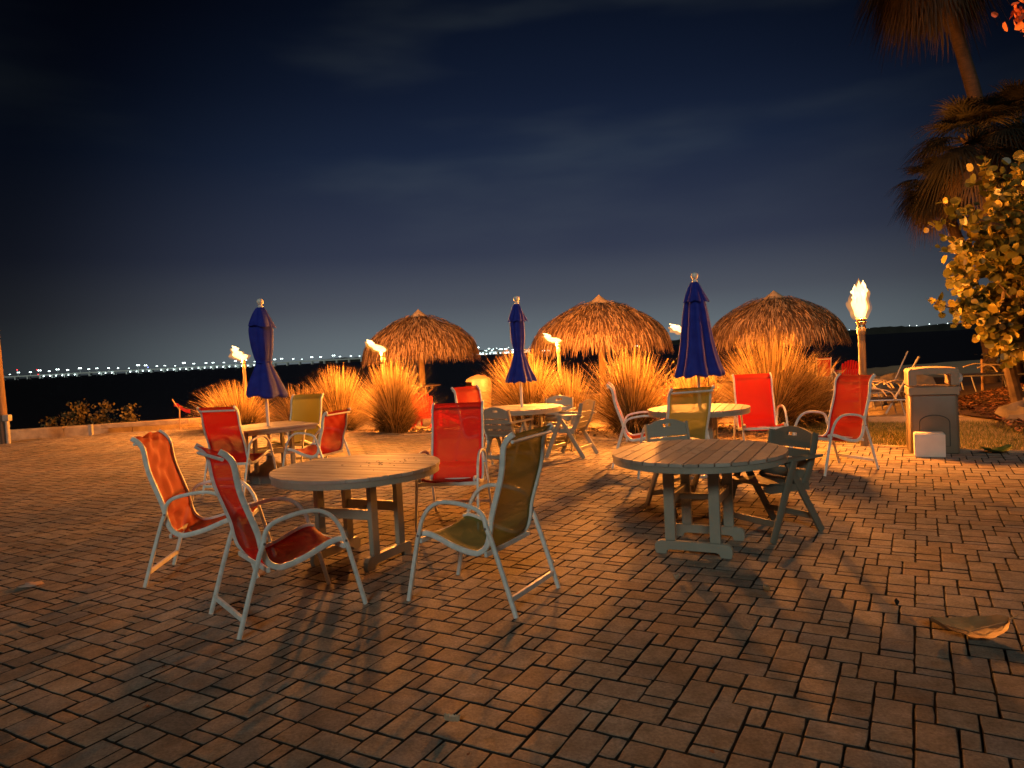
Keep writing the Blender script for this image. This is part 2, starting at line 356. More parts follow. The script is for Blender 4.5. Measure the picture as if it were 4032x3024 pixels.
# beach: one sheet from under the patio to below the water and out to the horizon behind it
def shore_y(x):
    pts = [(-60, 20), (-14, 20.5), (-9, 21.5), (-5, 27), (0, 31), (6, 33), (12, 35), (18, 41), (40, 50), (90, 50)]
    for (a, ya), (b, yb) in zip(pts, pts[1:]):
        if a <= x <= b: return ya + (yb - ya) * (x - a) / (b - a)
    return 20 if x < 0 else 60
def ground_z(x, y):
    z = -.03
    if y > 11:
        e = 18.9 + (x + 9) * -.05 if x < -8 else (15.5 if x < 1 else 13.5)
        z -= .33 * min(max((y - e) / 3.5, 0), 1)
    s = shore_y(x)
    z -= 1.6 * min(max((y - s + 1.5) / 6, 0), 1)
    if x > 7 and y > 6:
        z += min((x - 7) * .11, .8) * min(max((y - 6.0) / 3, 0), 1) * min(max((s - 4 - y) / 6, 0), 1) * min(max((23 - y) / 7, 0), 1)
    if y > 10 and z > -1: z += .035 * hnoise(x, y, .9) * min((y - 10) / 6, 1)
    return z
xs = list(np.linspace(-60, -20, 12)) + list(np.linspace(-19.3, 24, 110)) + list(np.linspace(26, 90, 18))
ys = [-200, -60, -12] + list(np.linspace(-4, 60, 120)) + [70, 120]
mb = MB(); vs = []
xs = [-6000] + xs + [6000]
for y in ys:
    for x in xs: vs.append((x, y, ground_z(min(max(x, -60), 90), y) - (.03 if y < 11 else 0)))
n = len(xs); fs = [(j * n + i, j * n + i + 1, (j + 1) * n + i + 1, (j + 1) * n + i) for j in range(len(ys) - 1) for i in range(n - 1)]
mb.add(vs, fs); tag(mb.build('ground', M['sand']), kind='structure')
mb = MB(); mb.add([(-9000, 15, -.62), (9000, 15, -.62), (9000, 14000, -.62), (-9000, 14000, -.62)], [(0, 1, 2, 3)])
tag(mb.build('water', M['water'], smooth=False), kind='structure')
# planting bed litter under the grasses
BED = [(-8.9, 19.4), (-9, 18.74), (-6, 17.64), (-4, 16.04), (-2.2, 14.44), (-1.0, 14.54), (.4, 14.14), (1.6, 12.04), (4.1, 10.78), (4.6, 11.4), (5.2, 13), (3.6, 15.2), (0, 17), (-1.6, 16.9), (-4, 18.4), (-6.5, 20)]
def scatter(name, poly, count, maker, material, z0=0.0, label=None):
    mb = MB(); xs_ = [p[0] for p in poly]; ys_ = [p[1] for p in poly]; c = 0
    while c < count:
        x, y = U(min(xs_), max(xs_)), U(min(ys_), max(ys_))
        if not inside(x, y, poly): continue
        maker(mb, x, y, ground_z(x, y) + z0); c += 1
    return mb.build(name, material, smooth=False)
def chip(mb, x, y, z):
    a = U(0, 2 * PI); l = U(.02, .06); w = l * U(.25, .6); t = U(-.5, .5)
    d = Vector((math.cos(a), math.sin(a), t)); s = Vector((-math.sin(a), math.cos(a), U(-.4, .4)))
    p = Vector((x, y, z + .01 + U(0, .02)))
    mb.add([p - d * l, p + s * w, p + d * l, p - s * w], [(0, 1, 2, 3)], rnd())
def crumb(mb, x, y, z):
    a = U(0, 2 * PI); l = U(.006, .022); n = 6; p = Vector((x, y, z + .006)); t = U(-.3, .3)
    vs = [p + Vector((math.cos(a + k * PI / 3) * l * U(.35, 1), math.sin(a + k * PI / 3) * l * U(.35, 1), t * l * math.cos(k * PI / 3) + .004 * (k % 2))) for k in range(n)]
    mb.add(vs, [tuple(range(n))], rnd())
def blade(mb, x, y, z):
    a = U(0, 2 * PI); h = U(.025, .07); d = Vector((math.cos(a), math.sin(a), 0)); p = Vector((x, y, z)); s = Vector((-d.y, d.x, 0)) * .003
    q = p + Vector((d.x * h * .5, d.y * h * .5, h)); mb.add([p - s, p + s, q], [(0, 1, 2)], rnd())
tag(scatter('bed_litter', BED, 7000, chip, M['bed'], .03), 'dry leaf litter under the clumps of ornamental grass', 'leaf litter', kind='stuff')
STRIP = [(4.2, 10.75), (6.02, 8.97), (7.3, 8.4), (7.9, 9.6), (7.5, 11.6), (5.2, 13.3)]
tag(scatter('grass', STRIP, 26000, blade, M['lawn'], .02), 'thin patchy lawn between the pavers and the sand', 'grass', kind='stuff')
MUL = [(6.7, 8.7), (9, 7.5), (14, 5.6), (17, 8), (15, 15), (11, 15.5), (8.4, 14), (7.6, 11.2)]
tag(scatter('leaf_scraps', [(-12, 1.5), (12, 1.5), (8, 7), (3, 11), (-5, 15), (-12, 16)], 260, crumb, M['mulch'], .03), 'scattered leaf scraps and grit lying across the pavers', 'leaf scraps', kind='stuff')
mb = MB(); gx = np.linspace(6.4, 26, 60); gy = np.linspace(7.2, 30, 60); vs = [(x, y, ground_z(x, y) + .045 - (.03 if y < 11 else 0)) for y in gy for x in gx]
BANK_SHADE = [(6.9, 8.65), (9, 7.55), (15, 5.2), (26, 8), (26, 30), (15, 28), (11.5, 22), (8.8, 16), (8.0, 13), (7.6, 11.0)]
mb.add(vs, [(j * 60 + i, j * 60 + i + 1, j * 60 + i + 61, j * 60 + i + 60) for j in range(59) for i in range(59) if inside((gx[i] + gx[i + 1]) / 2, (gy[j] + gy[j + 1]) / 2, BANK_SHADE)])
tag(mb.build('soil_bank_shade', M['soil_shade']), kind='structure')  # real mulch soil, extended over the beach; its dark colour also stands for shade
tag(scatter('mulch', MUL, 30000, chip, M['mulch'], .055), 'reddish leaf mulch on the bank behind the trash bin', 'mulch', kind='stuff')

# ---------------------------------------------------------------- sling chairs
BACK = [(-.425, 1.085), (-.385, 1.055), (-.352, 1.0), (-.335, .88), (-.312, .785), (-.245, .585), (-.225, .48), (-.20, .405), (-.155, .365)]
SEAT = [(-.155, .365), (-.10, .352), (.03, .378), (.18, .432), (.255, .447), (.30, .437)]
def make_sling(fabric, low=False, crumple=0.0, name='patio_sling_chair'):
    root = empty(name)
    bk = BACK if not low else [(-.415 + (0 if i else 0), 0) for i in range(0)] + [(-.385, .925), (-.345, .905), (-.318, .86), (-.305, .79), (-.29, .70), (-.245, .575), (-.225, .48), (-.20, .405), (-.155, .365)]
    full = cr(bk + SEAT[1:], 5); nb = (len(bk) - 1) * 5
    for s in (-1, 1):
        mb = MB(); mb.rail(full, s * .252, .022, .036); mb.build('side_rail', M['white_metal'], root)
    # cloth
    def cloth(path, nm, hem_first, hem_last):
        mb = MB(); nx = 14; N = len(path); vs = []
        for i, (y, z) in enumerate(path):
            a = path[max(i - 1, 0)]; b = path[min(i + 1, N - 1)]; ty, tz = b[0] - a[0], b[1] - a[1]; L = math.hypot(ty, tz); ty /= L; tz /= L
            for j in range(nx + 1):
                f = j / nx * 2 - 1; sag = .014 * (1 - f * f) * (1 if z < .5 else .5)
                cr_ = crumple * (math.sin(f * 5 + i * .45) * math.sin(i * .33 + 1) + .6 * math.sin(f * 9 - i * .7)) * (1 - f * f)
                o = sag - cr_ if z < .5 else -sag * .3 + cr_
                vs.append((f * .245, y + tz * o, z - ty * o - (sag if z < .5 else 0)))
        fs = []; ts = []
        for i in range(N - 1):
            for j in range(nx):
                a = i * (nx + 1) + j; fs.append((a, a + 1, a + nx + 2, a + nx + 1))
                ts.append(1.0 if (j == 0 or j == nx - 1 or (hem_first and i < 3) or (hem_last and i > N - 4)) else .4)
        mb.v = vs; mb.f = fs; mb.t = ts
        return mb.build(nm, fabric, root, angle=80)
    cloth(full[:nb + 1], 'backrest', True, False); cloth(full[nb:], 'seat', False, True)
    mb = MB(); y, z = full[3]; mb.tube([(-.25, y - .012, z - .03), (.25, y - .012, z - .03)], .011, 8); mb.build('top_bar', M['white_metal'], root)
    arm = cr([(-.222, .525), (-.205, .59), (-.158, .632), (-.06, .655), (.04, .664), (.13, .652), (.205, .605), (.258, .525), (.283, .45)], 5)
    for s in (-1, 1):
        x = s * .283
        mb = MB(); mb.rail(arm, x, .024, .026); ar = mb.build('armrest', M['white_metal'], root)
        mb = MB(); mb.rail([(.283, .452), (.30, .40), (.35, .2), (.398, .003)], x, .024, .028); mb.build('leg', M['white_metal'], root)
        mb = MB(); mb.rail([(-.221, .527), (-.25, .46), (-.32, .25), (-.398, .003)], x, .024, .028); mb.build('leg', M['white_metal'], root)
        for by, bz in ((-.222, .52), (.285, .437)):
            mb = MB(); mb.tube([(x - s * .03, by, bz), (x + s * .016, by, bz)], .008, 8); mb.build('bolt', M['bolt'], ar)
    mb = MB(); mb.bar((-.272, -.366, .105), (.272, -.366, .105), .02, .032); mb.build('stretcher', M['white_metal'], root)
    mb = MB(); mb.bar((-.272, .285, .40), (.272, .285, .40), .02, .032); mb.build('seat_bar', M['white_metal'], root)
    mb = MB(); mb.bar((-.272, -.20, .355), (.272, -.20, .355), .018, .03); mb.build('seat_bar', M['white_metal'], root)
    return root
PR = {'red': make_sling(M['red']), 'green': make_sling(M['green']), 'orange': make_sling(M['orange'], crumple=.013),
      'low': make_sling(M['red'], low=True, crumple=.006)}
used = set()
def put(kind, x, y, d, label, group='sling chairs on the patio', cat='chair'):
    o = PR[kind] if kind not in used else copy_tree(PR[kind]); used.add(kind)
    o.location = (x, y, 0); o.rotation_euler = (0, 0, face(*d)); tag(o, label, cat, group)
    return o
put('red', -1.50, 4.48, (.79, .62), 'red sling chair nearest the camera, seen from behind, drawn up to the slatted table')
put('orange', -2.37, 5.42, (.99, .10), 'orange crumpled sling chair at the far left, its creased cloth seen from the side')
put('green', -.25, 4.56, (-.87, .50), 'olive green sling chair turned away from the camera, near the front of the patio')
put('red', -.60, 6.70, (-.12, -.99), 'red sling chair facing the camera behind the nearest left table')
put('red', -3.52, 9.05, (.22, .975), 'red sling chair with its back to the camera, drawn up to the square table')
put('green', -3.25, 10.55, (-.25, -.97), 'olive sling chair behind the square table, in front of the grass clumps')
put('low', -2.63, 9.42, (-.92, .38), 'low-backed red sling chair on the right side of the square table')
put('red', -.42, 10.45, (.72, -.69), 'bright red sling chair half hidden beside the round tan bin')
put('orange', 1.68, 9.35, (.985, -.17), 'orange sling chair seen edge-on, left of the table with the right-hand umbrella')
put('green', 1.81, 8.00, (-.28, .96), 'tan-green sling chair with its back to the camera, table edge showing through its cloth')
put('red', 3.31, 9.55, (-.12, -.99), 'red sling chair facing the camera, in front of the right-hand grass clump')
put('red', 3.70, 8.28, (-.93, -.36), 'red sling chair standing alone left of the trash bin, angled towards the tables')

# ---------------------------------------------------------------- tables
def trestle(root, ax=.165, sep=.255, ztop=.69, m=None):
    m = m or M['poly']
    for s in (-1, 1):
        y = s * sep
        poly = [(-.275, .0), (-.20, .0), (-.19, .028), (-.165, .035), (.165, .035), (.19, .028), (.20, .0), (.275, .0), (.285, .03), (.282, .07), (.262, .095), (.235, .10), (-.235, .10), (-.262, .095), (-.282, .07), (-.285, .03)]
        mb = MB(); mb.prism(poly, y - .02, y + .02, 'y'); mb.build('foot', m, root, angle=30)
        for t in (-1, 1):
            mb = MB(); mb.box((t * ax, y - s * .0, (.1 + ztop) / 2 + .0), (.075, .038, ztop - .102)); mb.build('leg', m, root)
    for t in (-1, 1):
        mb = MB(); mb.bar((t * ax, -sep + .021, .40), (t * ax, sep - .021, .40), .035, .075); mb.build('stretcher', m, root)
    mb = MB(); mb.bar((-ax + .019, 0, .385), (ax - .019, 0, .39), .035, .045); mb.build('crossbar', m, root)
def make_round(R=.65, slats=13):
    root = empty('round_slat_table'); trestle(root)
    mb = MB(); w = 2 * R / slats; rg = random.Random(int(R * 100))
    for i in range(slats):
        x0 = -R + i * w + .0048; x1 = -R + (i + 1) * w - .0048; n = 8
        def yy(x): return math.sqrt(max(R * R - x * x, 0.0002))
        poly = [(x0 + (x1 - x0) * k / n, -yy(x0 + (x1 - x0) * k / n)) for k in range(n + 1)] + [(x1 - (x1 - x0) * k / n, yy(x1 - (x1 - x0) * k / n)) for k in range(n + 1)]
        mb.tint = rg.random(); mb.prism(poly, .718, .742 + rg.uniform(-.0012, .0012), 'z')
    mb.build('tabletop', M['poly_top'], root, angle=30)
    mb = MB(); n = 72
    for k in range(n):
        a0, a1 = 2 * PI * k / n, 2 * PI * (k + 1) / n; Ri, Ro = R - .045, R - .008
        vs = [(r * math.cos(a), r * math.sin(a), z) for z in (.672, .717) for a in (a0, a1) for r in (Ri, Ro)]
        mb.add(vs, [(0, 1, 3, 2), (1, 5, 7, 3), (4, 6, 7, 5), (0, 2, 6, 4)])
    mb.bar((-R + .05, 0, .70), (R - .05, 0, .70), .07, .03)
    for s in (-1, 1): mb.bar((-R + .12, s * .255, .70), (R - .12, s * .255, .70), .07, .03)
    mb.build('apron', M['poly'], root, angle=40)
    return root
def make_square(L=1.0, slats=10):
    root = empty('square_slat_table'); trestle(root)
    mb = MB(); w = L / slats; rg = random.Random(5)
    for i in range(slats):
        x0 = -L / 2 + i * w + .003; mb.tint = rg.random(); mb.box((x0 + w / 2 - .003, 0, .73), (w - .006, L, .024))
    mb.build('tabletop', M['poly_top'], root)
    mb = MB()
    for s in (-1, 1):
        mb.bar((-L / 2 + .03, s * (L / 2 - .03), .693), (L / 2 - .03, s * (L / 2 - .03), .693), .03, .048)
        mb.bar((s * (L / 2 - .03), -L / 2 + .05, .693), (s * (L / 2 - .03), L / 2 - .05, .693), .03, .048)
    mb.bar((-L / 2 + .06, 0, .70), (L / 2 - .06, 0, .70), .07, .03)
    mb.build('apron', M['poly'], root)
    return root
RT = make_round()
def table(first, x, y, ang, sc, label):
    o = RT if first else copy_tree(RT); o.location = (x, y, 0); o.rotation_euler = (0, 0, math.radians(ang)); o.scale = (sc, sc, 1)
    tag(o, label, 'table', 'round slatted patio tables'); return o
table(True, -1.25, 5.54, 64, 1.0, 'round grey slatted table at front left, between the green chair and the red chairs')
table(False, 1.39, 5.41, -27.5, 1.0, 'round grey slatted table at front right with no umbrella, a litter of debris on top')
table(False, .12, 10.57, 60, .93, 'round slatted table under the middle blue umbrella, ringed by wooden chairs')
table(False, 2.34, 8.98, -22, .97, 'round slatted table holding the right-hand blue umbrella')
sq = make_square(); sq.location = (-3.37, 9.72, 0); sq.rotation_euler = (0, 0, math.radians(-50))
tag(sq, 'square slatted table with a sharp corner, holding the left blue umbrella', 'table')

# ---------------------------------------------------------------- slatted folding armchairs
def make_folding(m):
    root = empty('folding_armchair')
    for s in (-1, 1):
        x = s * .265
        mb = MB(); mb.rail([(.295, .0), (.03, .60)], x, .024, .062); mb.build('leg', m, root)
        mb = MB(); mb.rail([(-.295, .0), (.075, .60)], x - s * .027, .024, .062); mb.build('leg', m, root)
        mb = MB(); mb.prism([(x - s * .03 + dx, yy) for dx, yy in [(-.034, -.30), (-.034, .24), (-.022, .30), (.022, .30), (.034, .24), (.034, -.30)]], .602, .626, 'z'); mb.build('armrest', m, root)
        st = cr([(-.10, .36), (-.19, .50), (-.245, .64), (-.282, .79)], 4)
        mb = MB(); mb.rail(st, s * .218, .024, .062); mb.build('back_stile', m, root)
        mb = MB(); mb.prism([(-.16, .355), (.27, .375), (.315, .39), (.33, .415), (.32, .435), (-.16, .41)], s * .232 - .011 * s, s * .232 + .011 * s, 'x'); mb.build('seat_rail', m, root)
    # back: arched top board with a hand hole, three slats
    mb = MB(); pts = cr([(-.10, .36), (-.19, .50), (-.245, .64), (-.282, .79)], 8)
    def yat(z):
        for (y0, z0), (y1, z1) in zip(pts, pts[1:]):
            if z0 <= z <= z1: return y0 + (y1 - y0) * (z - z0) / (z1 - z0)
        return pts[-1][0] - (z - .79) * .25
    W = .204
    for z0, z1 in ((.435, .50), (.512, .577), (.589, .654)):
        a, b = yat(z0), yat(z1); mb.tint = rnd()
        mb.add([(-W, a - .011, z0), (W, a - .011, z0), (W, b - .011, z1), (-W, b - .011, z1), (-W, a + .011, z0), (W, a + .011, z0), (W, b + .011, z1), (-W, b + .011, z1)],
               [(0, 1, 2, 3), (7, 6, 5, 4), (0, 4, 5, 1), (3, 2, 6, 7), (0, 3, 7, 4), (1, 5, 6, 2)])
    # top board as a grid of columns, with the hole left out
    n = 24; cols = []
    for i in range(n + 1):
        x = -W + 2 * W * i / n; f = x / W; top = .775 + .055 * (1 - f * f); cols.append((x, [.666, .755, .783, top] if abs(x) < .062 else [.666, .72, .75, top]))
    def V(x, z, o): return (x, yat(z) + o, z)
    for i in range(n):
        (xa, za), (xb, zb) = cols[i], cols[i + 1]; hole = abs((xa + xb) / 2) < .055
        for j in range(3):
            if hole and j == 1: continue
            q = [V(xa, za[j], -.011), V(xb, zb[j], -.011), V(xb, zb[j + 1], -.011), V(xa, za[j + 1], -.011), V(xa, za[j], .011), V(xb, zb[j], .011), V(xb, zb[j + 1], .011), V(xa, za[j + 1], .011)]
            fs = [(0, 1, 2, 3), (7, 6, 5, 4)]
            if j == 0 or (hole and j == 2): fs.append((0, 4, 5, 1))
            if j == 2 or (hole and j == 0): fs.append((3, 2, 6, 7))
            mb.add(q, fs)
    mb.build('backrest', m, root, angle=30)
    mb = MB()
    for i in range(6):
        y = -.115 + i * .073; z = .418 + .018 * (i / 5) - (.008 if i in (1, 2) else 0); mb.tint = rnd(); mb.box((0, y, z), (.44, .066, .02))
    mb.build('seat', m, root)
    mb = MB(); mb.bar((-.252, .235, .135), (.252, .235, .135), .022, .05); mb.build('stretcher', m, root)
    mb = MB(); mb.bar((-.225, -.215, .13), (.225, -.215, .13), .022, .05); mb.build('stretcher', m, root)
    return root
WC = make_folding(M['poly']); WD = make_folding(M['poly_dark'])
def wput(o, x, y, d, label, z=0):
    o.location = (x, y, 0); o.rotation_euler = (0, 0, face(*d)); tag(o, label, 'chair', 'slatted folding armchairs'); return o
wput(WD, 2.06, 5.74, (-.88, -.47), 'dark green slatted armchair at the right of the front right table, casting long shadows')
wput(WC, 1.58, 6.72, (.30, -.95), 'grey-green slatted armchair tucked in behind the front right table')
wput(copy_tree(WC), -.10, 9.92, (.55, .83), 'slatted armchair left of the middle umbrella table, back to the camera')
wput(copy_tree(WC), .84, 10.45, (-.86, .50), 'slatted armchair right of the middle umbrella table, its back slats lit orange')
wput(copy_tree(WC), .68, 11.25, (-.25, -.97), 'slatted armchair behind the middle umbrella table, in shadow against the grass')

# ---------------------------------------------------------------- umbrellas
def make_umbrella(x, y, prof, label, zb, tie, lobes, amp, seed, ztop, vr, vz, base=False, phase=0.0, skew=0.0):
    root = empty('closed_umbrella', (x, y, 0)); rg = random.Random(seed)
    mb = MB(); mb.tube([(0, 0, .05 if base else .0), (0, 0, ztop)], .021, 12); mb.build('pole', M['finial'], root)
    ph = [rg.uniform(0, 6) for _ in range(4)]
    def shell(prof, amp, thick, n=96, m=None, drip=0.0):
        P = cr(prof, 6); vs = []; m = len(P); z0 = P[0][1]; z1 = P[-1][1]
        for i, (r, z) in enumerate(P):
            t = (z0 - z) / (z0 - z1)
            for k in range(n):
                a = 2 * PI * k / n + phase
                w = math.cos(lobes * a + .8 * math.sin(2 * t + ph[0])); fold = math.copysign(abs(w) ** .6, w)
                rr = r * (1 + amp * (.35 + .65 * t) * fold + .10 * math.sin(3 * a + ph[1] + 2 * t) + .05 * math.sin(5 * a + ph[2] - 3 * t))
                zz = z - (drip * (.5 + .5 * math.sin(lobes * a + 1.0)) * max(t - .75, 0) * 4) - skew * max(t - .6, 0) * math.cos(a)
                vs.append((rr * math.cos(a), rr * math.sin(a), zz))
        fs = [(i * n + k, (i + 1) * n + k, (i + 1) * n + (k + 1) % n, i * n + (k + 1) % n) for i in range(m - 1) for k in range(n)]
        return vs, fs
    mb = MB(); v, f = shell(prof, amp, 0, drip=.03); mb.add(v, f); mb.build('canopy', M['navy'], root, angle=70)
    mb = MB(); v, f = shell([(.03, ztop - .02), (prof[0][0] + .012, ztop - .05), (vr * .62, (ztop + vz) / 2), (vr, vz)], .10, 0, drip=.02); mb.add(v, f); mb.build('vent_flap', M['navy'], root, angle=70)
    mb = MB(); mb.lathe([(.022, 0), (.034, .004), (.036, .02), (.024, .028), (.02, .036), (.034, .05), (.044, .07), (.046, .088), (.038, .11), (.02, .122), (.005, .126)], 20, (0, 0, ztop - .03)); mb.build('finial', M['finial'], root)
    if tie:
        r = tie[0] * 1.02; mb = MB(); pts = [(r * math.cos(a), r * math.sin(a), tie[1] + .01 * math.sin(a)) for a in np.linspace(0, 2 * PI, 20)]; mb.tube(pts, .008, 6, caps=False); mb.build('tie_strap', M['navy'], root)
    else:
        mb = MB(); mb.tube([(.10, -.06, zb + .06), (.105, -.065, zb - .15)], .006, 6); mb.build('tie_strap', M['black'], root)
    if base:
        mb = MB(); mb.lathe([(.28, 0), (.29, .02), (.29, .10), (.275, .12), (.17, .20), (.07, .26), (.045, .30), (.04, .38)], 28); mb.build('base', M['stonebase'], root)
    return tag(root, label, 'umbrella', 'closed blue umbrellas')
make_umbrella(-3.33, 9.62, [(.05, 2.34), (.09, 2.2), (.145, 2.07), (.14, 1.85), (.115, 1.68), (.098, 1.60), (.15, 1.47), (.22, 1.32), (.262, 1.2), (.25, 1.16)],
              'closed blue umbrella rising from the square table, tied at the waist and flaring wide below', 1.16, (.10, 1.61), 5, .10, 3, 2.37, .175, 2.10, base=True, phase=.5, skew=.05)
make_umbrella(.13, 10.57, [(.04, 2.27), (.07, 2.15), (.10, 2.02), (.105, 1.85), (.095, 1.7), (.072, 1.59), (.10, 1.46), (.155, 1.3), (.205, 1.18), (.2, 1.14)],
              'slim closed blue umbrella over the middle round table, tied with a cord above its skirt', 1.14, (.078, 1.59), 9, .11, 5, 2.30, .135, 2.03, base=True)
make_umbrella(2.36, 8.98, [(.045, 2.32), (.08, 2.2), (.12, 2.07), (.15, 1.9), (.17, 1.75), (.19, 1.6), (.215, 1.45), (.25, 1.3), (.285, 1.19), (.27, 1.16)],
              'large untied royal blue umbrella hanging as a long cone, right of centre', 1.16, None, 8, .13, 8, 2.35, .15, 2.09, base=True)

# ---------------------------------------------------------------- torches
def flame_mesh(L, W, bend, seed, n=14, rings=16, scale=1.0, jag=.2):
    rg = random.Random(seed); mb = MB(); ph = [rg.uniform(0, 6) for _ in range(5)]; vs = []
    for i in range(rings + 1):
        t = i / rings
        r = W * scale * (math.sin(PI * (t * .88 + .12)) ** .85) * (1 - t * .45) + .002
        cx, cz = bend[0] * (t ** 1.35) * L, bend[1] * t * L
        for k in range(n):
            a = 2 * PI * k / n
            rr = r * (1 + jag * math.sin(3 * a + ph[0] + 7 * t) + jag * .8 * math.sin(5 * a + ph[1] - 11 * t) * t + jag * .7 * math.sin(13 * t + ph[2] + a))
            zz = cz + (jag * .30 * W * math.sin(2 * a + ph[3]) * t * 2)
            vs.append((cx + rr * math.cos(a), rr * math.sin(a) * .8, zz + rr * .35 * math.cos(a) * -bend[0]))
    fs = [(i * n + k, i * n + (k + 1) % n, (i + 1) * n + (k + 1) % n, (i + 1) * n + k) for i in range(rings) for k in range(n)]
    fs.append(tuple(range(n - 1, -1, -1))); fs.append(tuple(rings * n + k for k in range(n)))
    mb.add(vs, fs)
    return mb
def torch(x, y, zt, label, L, W, bend, seed, tongues=(), rp=.04):
    zg = ground_z(x, y) - .02 if y > 11 else -.1
    root = empty('torch', (x, y, zg)); h = zt - zg
    mb = MB(); mb.tube([(0, 0, 0), (0, 0, h * .5), (0, 0, h - .22)], [rp * 1.1, rp * 1.05, rp], 12); mb.build('pole', M['bamboo'], root)
    mb = MB(); mb.lathe([(rp * 1.2, 0), (rp * 1.28, .01), (rp * 1.28, .10), (rp * 1.2, .11), (rp * 1.1, .13), (rp * 1.45, .16), (rp * 1.5, .175), (rp * 1.15, .19), (rp * 1.5, .215), (rp * 1.3, .23), (rp * .8, .225)], 16, (0, 0, h - .24)); mb.build('burner', M['brass'], root)
    f = flame_mesh(L, W * 1.1, bend, seed); f_ = f.build('flame', M['flame'], root, loc=(0, 0, h - .005))
    g = flame_mesh(L * 1.13, W, bend, seed, scale=1.75, jag=.2); g.build('flame_edge_glow', M['flame_glow'], f_, loc=(0, 0, -.03))  # outer shell paints the flame's orange edge and a soft glow around it
    ld = bpy.data.lights.new('flame_light', 'POINT'); ld.energy = 1500 if rp > .045 else 6200; ld.color = (1, .30, .04); ld.shadow_soft_size = .13
    lo = bpy.data.objects.new('flame_light', ld); COL.objects.link(lo); lo.parent = root; lo.location = (bend[0] * L * .3, 0, h + bend[1] * L * .38)
    for q, (tx, tz, tl, tw) in enumerate(tongues):
        t = flame_mesh(tl, tw, bend, seed + q + 9, jag=.35); t.build('flame_tongue', M['flame'], root, loc=(tx, 0, h + tz))
    return tag(root, label, 'torch', 'burning torches on poles')
torch(-6.97, 18.6, 1.75, 'farthest left burning torch on a pole, just left of the left umbrella', .46, .14, (-.62, .62), 1, ((-.15, .24, .2, .06),))
torch(-2.90, 16.2, 1.73, 'burning torch in front of the left thatched hut, flame blown left', .48, .11, (-.72, .52), 2, ((-.2, .19, .2, .045),))
torch(1.10, 16.2, 1.75, 'burning torch in front of the middle thatched hut, flame streaming left', .42, .11, (-.75, .36), 3, ((-.17, .13, .22, .04),))
torch(3.36, 13.5, 1.78, 'burning torch partly hidden behind the large right-hand umbrella', .36, .095, (-.85, .33), 4, ((-.15, .1, .2, .04),))
torch(4.89, 9.9, 1.80, 'tall burning torch at right near the bin, with the biggest upright flame', .50, .105, (-.03, 1.0), 5, ((-.07, .25, .2, .05), (.05, .3, .2, .045)), rp=.047)

# ---------------------------------------------------------------- grass clumps
GR = random.Random(11)
def clump(x, y, R, H, nbl, label, lean=0.0):
    R *= 1.22
    z = ground_z(x, y) + .02 if y > 11 else 0
    root = empty('grass_clump', (x, y, z)); mb = MB(); sd = MB()
    for i in range(int(nbl * 1.7)):
        a = GR.uniform(0, 2 * PI); rb = GR.uniform(0, .2) * R; f = GR.random()
        out = (.04 + 1.12 * f ** .95); L = H * GR.uniform(.62, 1.12) * (1.05 if f < .6 else .92)
        d = Vector((math.cos(a) * out * R * .95 + lean * .2, math.sin(a) * out * R * .95, 0)); p0 = Vector((math.cos(a) * rb, math.sin(a) * rb, -.02))
        hgt = L * math.cos(out * .95); droop = GR.uniform(.05, .42) * out * L
        pts = []
        for s in range(6):
            t = s / 5; pts.append(p0 + d * (t ** 1.25) * GR.uniform(.97, 1.03) + Vector((0, 0, hgt * (t ** .85) - droop * t ** 3)))
        sv = Vector((-math.sin(a + GR.uniform(-.8, .8)), math.cos(a + GR.uniform(-.8, .8)), 0)); w = GR.uniform(.0035, .0075)
        tint = GR.random() * (.75 if f > .8 else 1)
        mb.strip(pts, [w, w, w * .9, w * .7, w * .45, w * .1], sv, tint)
        if GR.random() < .035 and f < .7:
            q = pts[-1]; dd = (pts[-1] - pts[-2]).normalized()
            for e in range(7):
                o = q - dd * e * .03; mb.strip([o, o + dd * .03 + Vector((GR.uniform(-.03, .03), GR.uniform(-.03, .03), GR.uniform(-.01, .02)))], [.005, .001], sv, GR.random())
    # short old thatch at the foot
    for i in range(nbl // 4):
        a = GR.uniform(0, 2 * PI); r = R * GR.uniform(.1, .55); L = GR.uniform(.15, .45)
        p = Vector((r * .5 * math.cos(a), r * .5 * math.sin(a), 0)); d = Vector((math.cos(a), math.sin(a), 0)) * L
        mb.strip([p, p + d * .5 + Vector((0, 0, L * .45)), p + d + Vector((0, 0, L * .1))], [.006, .005, .001], Vector((-math.sin(a), math.cos(a), 0)), GR.random() * .45)
    mb.build('foliage', M['grass'], root, smooth=False)
    return tag(root, label, 'ornamental grass', 'clumps of dry ornamental grass')
clump(-6.9, 17.9, 1.25, 1.35, 1500, 'leftmost grass clump beside the first torch, leaning out over the low wall', -.9)
clump(-5.05, 16.9, .95, 1.15, 1100, 'short grass clump behind the left umbrella pole')
clump(-4.05, 16.5, 1.15, 1.45, 1500, 'tall grass clump behind the olive chair at the square table')
clump(-2.55, 15.2, .95, 1.5, 1500, 'grass clump with a dark base below the torch of the left hut', 0)
clump(.35, 15.6, 1.25, 1.55, 1500, 'spreading grass clump behind the middle round table', -.5)
clump(1.15, 14.6, .85, 1.25, 1000, 'grass clump under the torch of the middle hut')
clump(2.15, 12.9, 1.05, 1.45, 1700, 'large grass clump between the middle and right umbrellas')
clump(3.3, 12.9, .85, 1.2, 1100, 'low grass clump directly behind the right-hand umbrella')
clump(5.5, 13.2, .85, 1.15, 900, 'low outlying grass clump left of the right torch pole', .5)
clump(4.55, 12.5, 1.3, 1.6, 1900, 'rightmost grass clump in front of the right thatched hut')

